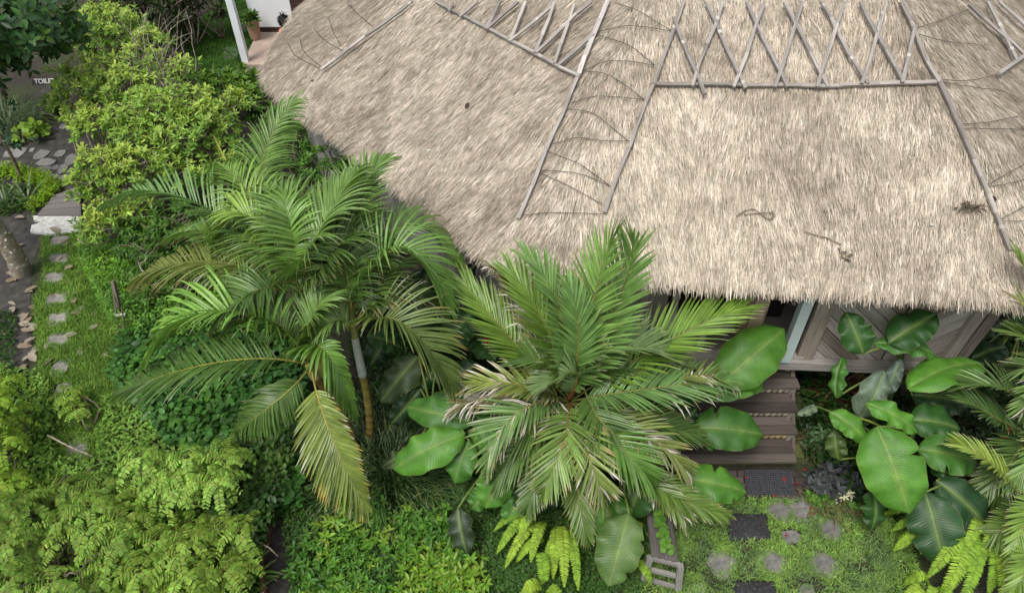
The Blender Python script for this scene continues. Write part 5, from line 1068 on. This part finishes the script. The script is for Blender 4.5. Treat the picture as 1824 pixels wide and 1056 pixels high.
def lowplant(name, px, py, rx, ry, h, n, ll, lw, col, tipc, label, m_=7, z=.0, cat='plant', mat='leaf', T=LV, tip=(0, .6)):
    c = V(*at(px, py)[:2], 0); th = thing(name, c, label, cat); mb = MB(); d = unit(rng.normal(0, 1, (n, 3))); d[:, 2] = np.abs(d[:, 2]); pos = c+V(0, 0, z)+d*V(rx, ry, h)*(1-.4*rng.random((n, 1))**2)
    shrub_leaves(mb, pos, unit(d*.5+V(0, -.1, 1)+rng.normal(0, .25, (n, 3))), m_, ll, lw, col, tipc, np.clip(rng.uniform(tip[0], tip[1], n), 0, 1), .35, T=T); mb.build('foliage', M[mat], th)
    mb = MB(); branches(mb, c, pos[::max(1, n//30)], .008, (.15, .13, .06), .03); mb.build('stems', M['bark'], th); return th
lowplant('black_leaf_plant', 1480, 868, .28, .24, .32, 95, .11, .5, (.045, .05, .056), (.10, .115, .12), 'purplish black leaved plant at the right of the mat', 6)
lowplant('small_shrub', 1452, 800, .13, .12, .4, 34, .10, .4, (.06, .13, .045), (.12, .2, .08), 'small grey green plant beside the lowest steps', 7)
lowplant('flowering_plant', 1500, 893, .09, .07, .24, 16, .07, .38, (.5, .52, .3), (.75, .76, .6), 'little cream variegated plant in front of the black leaved one', 7, tip=(.3, 1))
lowplant('small_shrub', 1455, 893, .16, .1, .15, 40, .06, .6, (.06, .16, .02), (.12, .25, .03), 'small bright green plant at the mat corner', 6)
lowplant('small_shrub', 1525, 905, .18, .14, .16, 50, .06, .6, (.04, .12, .02), (.10, .22, .03), 'round leaved green plant below the black leaved one', 6)
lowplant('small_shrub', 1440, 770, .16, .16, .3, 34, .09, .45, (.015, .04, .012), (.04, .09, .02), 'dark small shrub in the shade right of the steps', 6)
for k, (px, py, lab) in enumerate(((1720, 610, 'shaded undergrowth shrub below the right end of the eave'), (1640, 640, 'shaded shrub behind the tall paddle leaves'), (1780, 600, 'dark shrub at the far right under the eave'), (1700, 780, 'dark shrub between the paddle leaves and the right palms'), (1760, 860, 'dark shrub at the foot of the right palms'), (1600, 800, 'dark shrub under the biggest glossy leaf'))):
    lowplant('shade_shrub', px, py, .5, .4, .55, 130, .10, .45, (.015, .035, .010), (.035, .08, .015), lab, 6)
lowplant('bright_weed', 60, 250, .33, .25, .22, 26, .13, .75, (.15, .28, .03), (.26, .38, .04), 'yellow green round leaved weed overhanging the flagstones', 5, z=.15, T=OV)
lowplant('bright_weed', 100, 205, .25, .22, .3, 24, .13, .7, (.06, .14, .02), (.15, .26, .03), 'mid green weed on the path in front of the sign', 5, z=.1, T=OV)
# trailing vine on the bench
mb = MB(); P = bez(at(1178, 900, .62), at(1176, 935, .54), at(1190, 985, .49), 34); th = thing('creeping_vine', V(*at(1178, 905)[:2], 0), 'round leaved vine trailing over the bench seat', 'vine'); k = 70; ii = rng.integers(0, 34, k)
pos = P[ii]+rng.normal(0, .02, (k, 3))*V(1, 1, .4)+UP*.02; a = rng.uniform(0, 6.28, k); inst(mb, OV, LF, pos, np.stack([np.cos(a), np.sin(a), np.full(k, .1)], 1), np.tile(V(0, -.3, 1), (k, 1))+rng.normal(0, .2, (k, 3)), rng.uniform(.05, .08, k), jcol((.13, .28, .04), k, .15), rng.uniform(.045, .07, k)); mb.build('leaves', M['soft'], th)
mb = MB(); tube(mb, np.concatenate([[V(*at(1178, 880)[:2], 0)], P]), .004, 5, (.12, .16, .04)); mb.build('vine_stem', M['stem'], th)
# lime edging plant
mb = MB(); e = []
path = [(-30, 312), (10, 312), (54, 318), (82, 330), (97, 342), (88, 358), (66, 374)]
for (a, b), (c_, d_) in zip(path[:-1], path[1:]):
    A_, B_ = at(a, b), at(c_, d_); k = int(np.linalg.norm(B_-A_)*420); u = rng.random(k)[:, None]; e.append(A_*(1-u)+B_*u+np.stack([rng.normal(0, .085, k), rng.normal(0, .1, k), .06+.13*rng.random(k)], 1))
e = np.concatenate(e); k = len(e); shrub_leaves(mb, e, unit(rng.normal(0, .4, (k, 3))+UP), 5, .045, .55, (.17, .32, .02), (.28, .42, .03), rng.random(k)*.7, .3); tagp(mb.build('low_hedge', M['soft'], base=(*at(54, 330)[:2], 0)), 'low lime green edging plant bending round the small bed', 'hedge')
# leaning lichen trunk and thin stem
a = at(38, 486); th = thing('leaning_tree', a, 'pale lichen spotted trunk leaning in from the left edge', 'tree'); mb = MB(); P = bez(a, at(18, 442, .55), at(-45, 355, 1.5), 20); cols = np.array([(.27, .24, .19)]*20)*(.85+.3*rng.random((20, 1))); tube(mb, P, np.linspace(.16, .11, 20)*(1+.05*np.sin(np.arange(20)*1.7)), 14, cols); mb.build('trunk', M['bark'], th)
mb = MB(); n = 140; ii = rng.integers(0, 20, n); d = unit(rng.normal(0, 1, (n, 3))+V(.3, -.5, .5)); inst(mb, OV, LF, P[ii]+d*.145, np.cross(d, unit(rng.normal(0, 1, (n, 3)))), d, rng.uniform(.02, .07, n), jcol((.48, .46, .38), n, .2), rng.uniform(.02, .06, n)); tagp(mb.build('lichen', M['stone'], th), kind='stuff')
c0 = at(-45, 355, 1.5); mb = MB(); pos, d = dome((c0+V(-.6, .2, .6), V(.7, .7, .5)), 60); shrub_leaves(mb, pos, d, 6, .16, .45, (.03, .08, .02), (.08, .15, .02), rng.random(60)*.4); mb.build('crown', M['leaf'], th)
a = at(40, 325); th = thing('thin_tree', a, 'thin brown sapling stem rising from the small bed', 'tree'); mb = MB(); b = at(-6, 235, 1.0); tube(mb, bez(a, (a+b)/2+V(.05, 0, .05), b, 12), np.linspace(.035, .022, 12), 8, (.17, .13, .09)); mb.build('trunk', M['bark'], th)
mb = MB(); pos = b+rng.normal(0, .2, (14, 3)); shrub_leaves(mb, pos, unit(rng.normal(0, 1, (14, 3))+UP), 6, .13, .5, (.02, .07, .04), (.05, .12, .05), rng.random(14)*.5); mb.build('crown', M['leaf'], th)

# ------------------------------------------------------------------ ground cover (stuff)
def cover(name, px, n, ll, lw, col, label, z=(.01, .06), T=BV, F=BFc, el=(.2, 1.2), c2=None, mat='soft', nsc=.4, avoid=(), patch=0., sv=.25):
    pts = scatter(pxpoly(px), n); k = np.ones(len(pts), bool)
    for av in avoid: k &= ~inpoly(pts, pxpoly(av))
    if patch: k &= vnoise(pts[:, 0], pts[:, 1], nsc, 77) > patch*rng.random(len(pts))
    pts = pts[k]; n = len(pts); nz = vnoise(pts[:, 0], pts[:, 1], nsc, 55)*.6+vnoise(pts[:, 0], pts[:, 1], nsc*.3, 56)*.4
    a = rng.uniform(0, 6.28, n); e = rng.uniform(*el, n); d = np.stack([np.cos(a)*np.cos(e), np.sin(a)*np.cos(e), np.sin(e)], 1); nr = np.stack([-np.cos(a)*np.sin(e), -np.sin(a)*np.sin(e), np.cos(e)], 1)+rng.normal(0, .25, (n, 3))
    cols = jcol(col, n, sv)
    if c2 is not None: m_ = np.clip((nz-.3)*2.2, 0, 1)[:, None]; cols = cols*(1-m_)+jcol(c2, n, sv)*m_
    s = ll*rng.uniform(.6, 1.3, n); mb = MB(); inst(mb, T, F, np.stack([pts[:, 0], pts[:, 1], rng.uniform(*z, n)], 1), d, nr, s, cols, s*lw)
    c = pts.mean(0); return tagp(mb.build(name, M[mat], base=(c[0], c[1], 0)), label, kind='stuff')
PADS = [[(1296, 916), (1364, 916), (1372, 962), (1297, 964)], [(1310, 1036), (1378, 1036), (1386, 1082), (1308, 1082)], [(1290, 838), (1434, 838), (1448, 890), (1290, 886)]]+[[(x-21, y-6), (x, y-18), (x+21, y-4), (x+6, y+18), (x-12, y+13)] for x, y in ((1285, 1004), (1375, 1003), (1466, 1004), (1388, 911), (1428, 909), (1480, 944), (1408, 956))]
cover('lawn_grass', [(1140, 900), (1230, 840), (1300, 880), (1450, 880), (1600, 890), (1700, 1260), (1060, 1260), (1130, 1000)], 62000, .058, .16, (.23, .38, .08), 'bright short grass of the front lawn', z=(.0, .03), c2=(.15, .24, .085), avoid=PADS, el=(.05, .9), nsc=.22, patch=.5)
PATHST = [[(x-17, y-8), (x+17, y-8), (x+16, y+8), (x-16, y+8)] for x, y in ((107, 431), (105, 463), (97, 497), (101, 535), (104, 569), (104, 607), (109, 656), (114, 694), (138, 802))]
cover('path_grass', [(75, 425), (150, 415), (200, 440), (255, 560), (250, 680), (210, 800), (90, 870), (60, 760), (70, 640), (62, 540), (80, 480)], 44000, .075, .13, (.20, .34, .06), 'bright grass round the left stepping stones', z=(.0, .03), c2=(.13, .25, .04), avoid=PATHST, nsc=.5, el=(.3, 1.3))
cover('far_lawn', [(330, 60), (385, 10), (440, -20), (470, 50), (452, 70), (430, 125), (500, 150), (450, 220), (330, 190), (330, 110)], 42000, .06, .17, (.075, .19, .025), 'dark green lawn beside the far porch', z=(.0, .04), c2=(.035, .10, .014), el=(.3, 1.3), avoid=[[(438, 120), (455, 50), (560, 50), (560, 120)]])
cover('weeds', [(540, 790), (900, 780), (1150, 900), (1150, 1220), (540, 1220), (500, 900)], 62000, .042, .55, (.055, .13, .024), 'small leaved weeds carpeting the ground below the palms', z=(.0, .09), T=LV, F=LF, el=(-.1, .7), c2=(.08, .16, .045), patch=.55)
cover('vine_cover', [(240, 600), (330, 560), (540, 600), (560, 800), (540, 920), (440, 880), (300, 800), (240, 720), (200, 680)], 7000, .10, .7, (.035, .11, .02), 'dark heart leaved vine bed under the low fronds', z=(.05, .32), T=LV, F=LF, el=(-.4, .5), c2=(.07, .19, .028), mat='leaf')
cover('leafy_cover', [(140, 420), (230, 410), (420, 450), (470, 620), (280, 620), (215, 600), (170, 520)], 14000, .07, .38, (.09, .21, .025), 'leafy green undergrowth between the path and the palms', z=(.03, .4), T=LV, F=LF, el=(-.2, .9), c2=(.15, .31, .03), mat='leaf')
cover('leafy_cover', [(440, 800), (540, 780), (520, 900), (480, 960), (440, 1090), (380, 1090), (400, 900)], 3600, .085, .55, (.035, .09, .018), 'tangle of dull green leaves left of the soil strip', z=(.03, .45), T=LV, F=LF, el=(-.4, .6), c2=(.07, .14, .025), mat='leaf')
cover('fern_cover', [(-60, 640), (90, 680), (240, 720), (420, 900), (440, 1100), (-60, 1100)], 16000, .055, .5, (.13, .25, .04), 'light green small leaves filling in under the feathery shrubs', z=(.0, .22), T=OV, F=LF, el=(-.3, .7), c2=(.22, .38, .07), patch=.35, avoid=PATHST+[[(85, 640), (200, 640), (180, 830), (110, 830)]])
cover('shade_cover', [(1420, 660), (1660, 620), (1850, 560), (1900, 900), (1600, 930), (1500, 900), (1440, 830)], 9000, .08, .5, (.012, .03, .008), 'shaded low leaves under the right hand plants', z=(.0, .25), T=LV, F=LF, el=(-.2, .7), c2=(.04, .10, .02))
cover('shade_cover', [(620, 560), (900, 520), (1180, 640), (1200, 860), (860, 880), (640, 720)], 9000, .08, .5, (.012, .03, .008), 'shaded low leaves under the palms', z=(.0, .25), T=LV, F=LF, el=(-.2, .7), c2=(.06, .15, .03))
cover('bed_cover', [(-40, 330), (60, 335), (70, 372), (20, 385), (-40, 390)], 1400, .06, .5, (.05, .12, .02), 'small plants inside the lime edged bed', z=(.0, .12), T=LV, F=LF, el=(-.2, .8), patch=.6)
cover('corner_cover', [(-60, 560), (30, 560), (30, 680), (-60, 690)], 1500, .06, .45, (.035, .09, .015), 'low green cover at the left edge above the feathery shrub', z=(.0, .12), T=LV, F=LF, el=(-.2, .8), patch=.4)
# the bright rosette bed: each plant of its own
GRb = 'bright green rosette plants carpeting the front bed'
protos = []
def rosette_proto(col, tc):
    mb = MB(); n = 5; pos = np.stack([rng.normal(0, .055, n), rng.normal(0, .055, n), rng.uniform(.05, .2, n)], 1); shrub_leaves(mb, pos, unit(rng.normal(0, .25, (n, 3))+UP), 7, .08, .36, col, tc, rng.random(n)*.6, .3)
    for q in pos: tube(mb, [V(q[0]*.3, q[1]*.3, -.01), q], .004, 4, (.10, .14, .04))
    return mb
for col, tc in (((.075, .2, .025), (.14, .31, .04)), ((.09, .23, .025), (.16, .35, .04)), ((.15, .30, .03), (.27, .42, .05)), ((.05, .15, .02), (.10, .24, .03))): protos.append(rosette_proto(col, tc))
pts = scatter([(545, 960), (600, 905), (690, 900), (790, 920), (850, 1000), (860, 1090), (545, 1090), (535, 1010)], 165); meshes = []
for pz in protos: o = pz.build('rosette_plant', M['leaf'], base=(0, 0, 0)); meshes.append(o)
for i, (a, b) in enumerate(pts):
    src = meshes[i % 4] if not (b > 1010 and a > 700) else meshes[2]
    o = meshes[i] if i < 4 else src.copy()
    if i >= 4: C.objects.link(o)
    g = at(a, b); o.location = (g[0], g[1], 0); o.rotation_euler = (0, 0, rng.uniform(0, 6.28)); s = rng.uniform(.65, 1.3); o.scale = (s, s, s)
    tagp(o, 'knee low bright green rosette plant in the bed below the dark grass mound', 'plant', GRb)
# fallen leaves
G5 = 'fallen brown leaves by the left path'; proto = None
mb = MB(); inst(mb, OV, LF, np.zeros((1, 3)), V(1, 0, 0)[None], UP[None], [.15], np.array([(.30, .235, .17)]), [.075]); lf1 = mb.build('fallen_leaf', M['leaf'], base=(0, 0, 0))
mb = MB(); inst(mb, LV, LF, np.zeros((1, 3)), V(1, 0, 0)[None], UP[None], [.15], np.array([(.38, .33, .27)]), [.08]); lf2 = mb.build('fallen_leaf', M['leaf'], base=(0, 0, 0))
LP = [(40, 570), (50, 565), (58, 572), (45, 580), (35, 560), (62, 560), (30, 575), (52, 590), (25, 545), (18, 535), (48, 548), (60, 600), (65, 640), (52, 648), (55, 628), (32, 612), (70, 620), (128, 520), (135, 528), (165, 555), (172, 582), (145, 630), (148, 545), (125, 560), (120, 475), (118, 452), (88, 525), (20, 490), (30, 500), (12, 500), (40, 520), (85, 612), (147, 783), (163, 825), (158, 545), (190, 625), (22, 440), (55, 520), (110, 415), (120, 425), (125, 440), (24, 388), (115, 600), (128, 505), (40, 640), (75, 655), (15, 590), (68, 585)]
for i, (a, b) in enumerate(LP):
    o = (lf1, lf2)[i] if i < 2 else (lf1, lf2)[rng.integers(2)].copy()
    if i >= 2: C.objects.link(o)
    g = at(a, b, .05); o.location = (g[0]+rng.normal(0, .03), g[1]+rng.normal(0, .03), .045); o.rotation_euler = (rng.normal(0, .2), rng.normal(0, .2), rng.uniform(0, 6.28)); s = rng.uniform(.85, 1.5); o.scale = (s, s*rng.uniform(.8, 1.3), s)
    tagp(o, 'dry tan brown leaf fallen on the ground along the left path', 'leaf', G5)
# red petals on the mat and lawn
proto = None; G6 = 'red petals round the mat'
for i, (a, b) in enumerate([(1327, 849), (1395, 850), (1381, 881), (1420, 860), (1444, 903), (1446, 914), (1425, 882), (1398, 857), (1431, 835), (1398, 953)]):
    g = at(a, b, .06)
    if proto is None: mb = MB(); inst(mb, OV, LF, np.array([(0, 0, 0), (.01, .012, .003)]), np.array([(1, 0, .2), (.2, 1, .2)]), np.tile(UP, (2, 1)), [.026, .022], np.array([(.5, .012, .03)]*2), [.02, .018]); proto = mb.build('fallen_petal', M['petal'], base=(0, 0, 0)); o = proto
    else: o = proto.copy(); C.objects.link(o)
    o.location = (g[0], g[1], .065); o.rotation_euler = (0, 0, rng.uniform(0, 6.28)); tagp(o, 'small red petal fallen on or beside the black mat', 'petal', G6)
# a dry twig on the lawn and fallen branches in the shrubs
mb = MB(); P = [at(a, b, .03) for a, b in ((1527, 958), (1532, 980), (1541, 1000))]; tube(mb, P, .006, 5, (.25, .19, .13)); tagp(mb.build('dry_twig', M['bark'], base=P[0]), 'thin dry twig lying on the right of the front lawn', 'twig')
for pts, lab in (((( 200, 450), (188, 462), (178, 488)), 'pale dead branch at the foot of the leaning yellow green bush'), (((85, 775), (118, 792), (135, 800), (165, 812)), 'thin fork of dead branch over the grey path stone'), (((492, 880), (505, 845), (516, 800)), 'bare brown twig standing left of the hanging frond'), (((450, 960), (480, 975), (495, 990)), 'bent dead twig over the reddish edging')):
    mb = MB(); P = [at(a, b, .25) for a, b in pts]; tube(mb, P, np.linspace(.014, .006, len(P)), 6, (.36, .31, .26)); tagp(mb.build('dead_branch', M['bark'], base=P[0]), lab, 'branch')
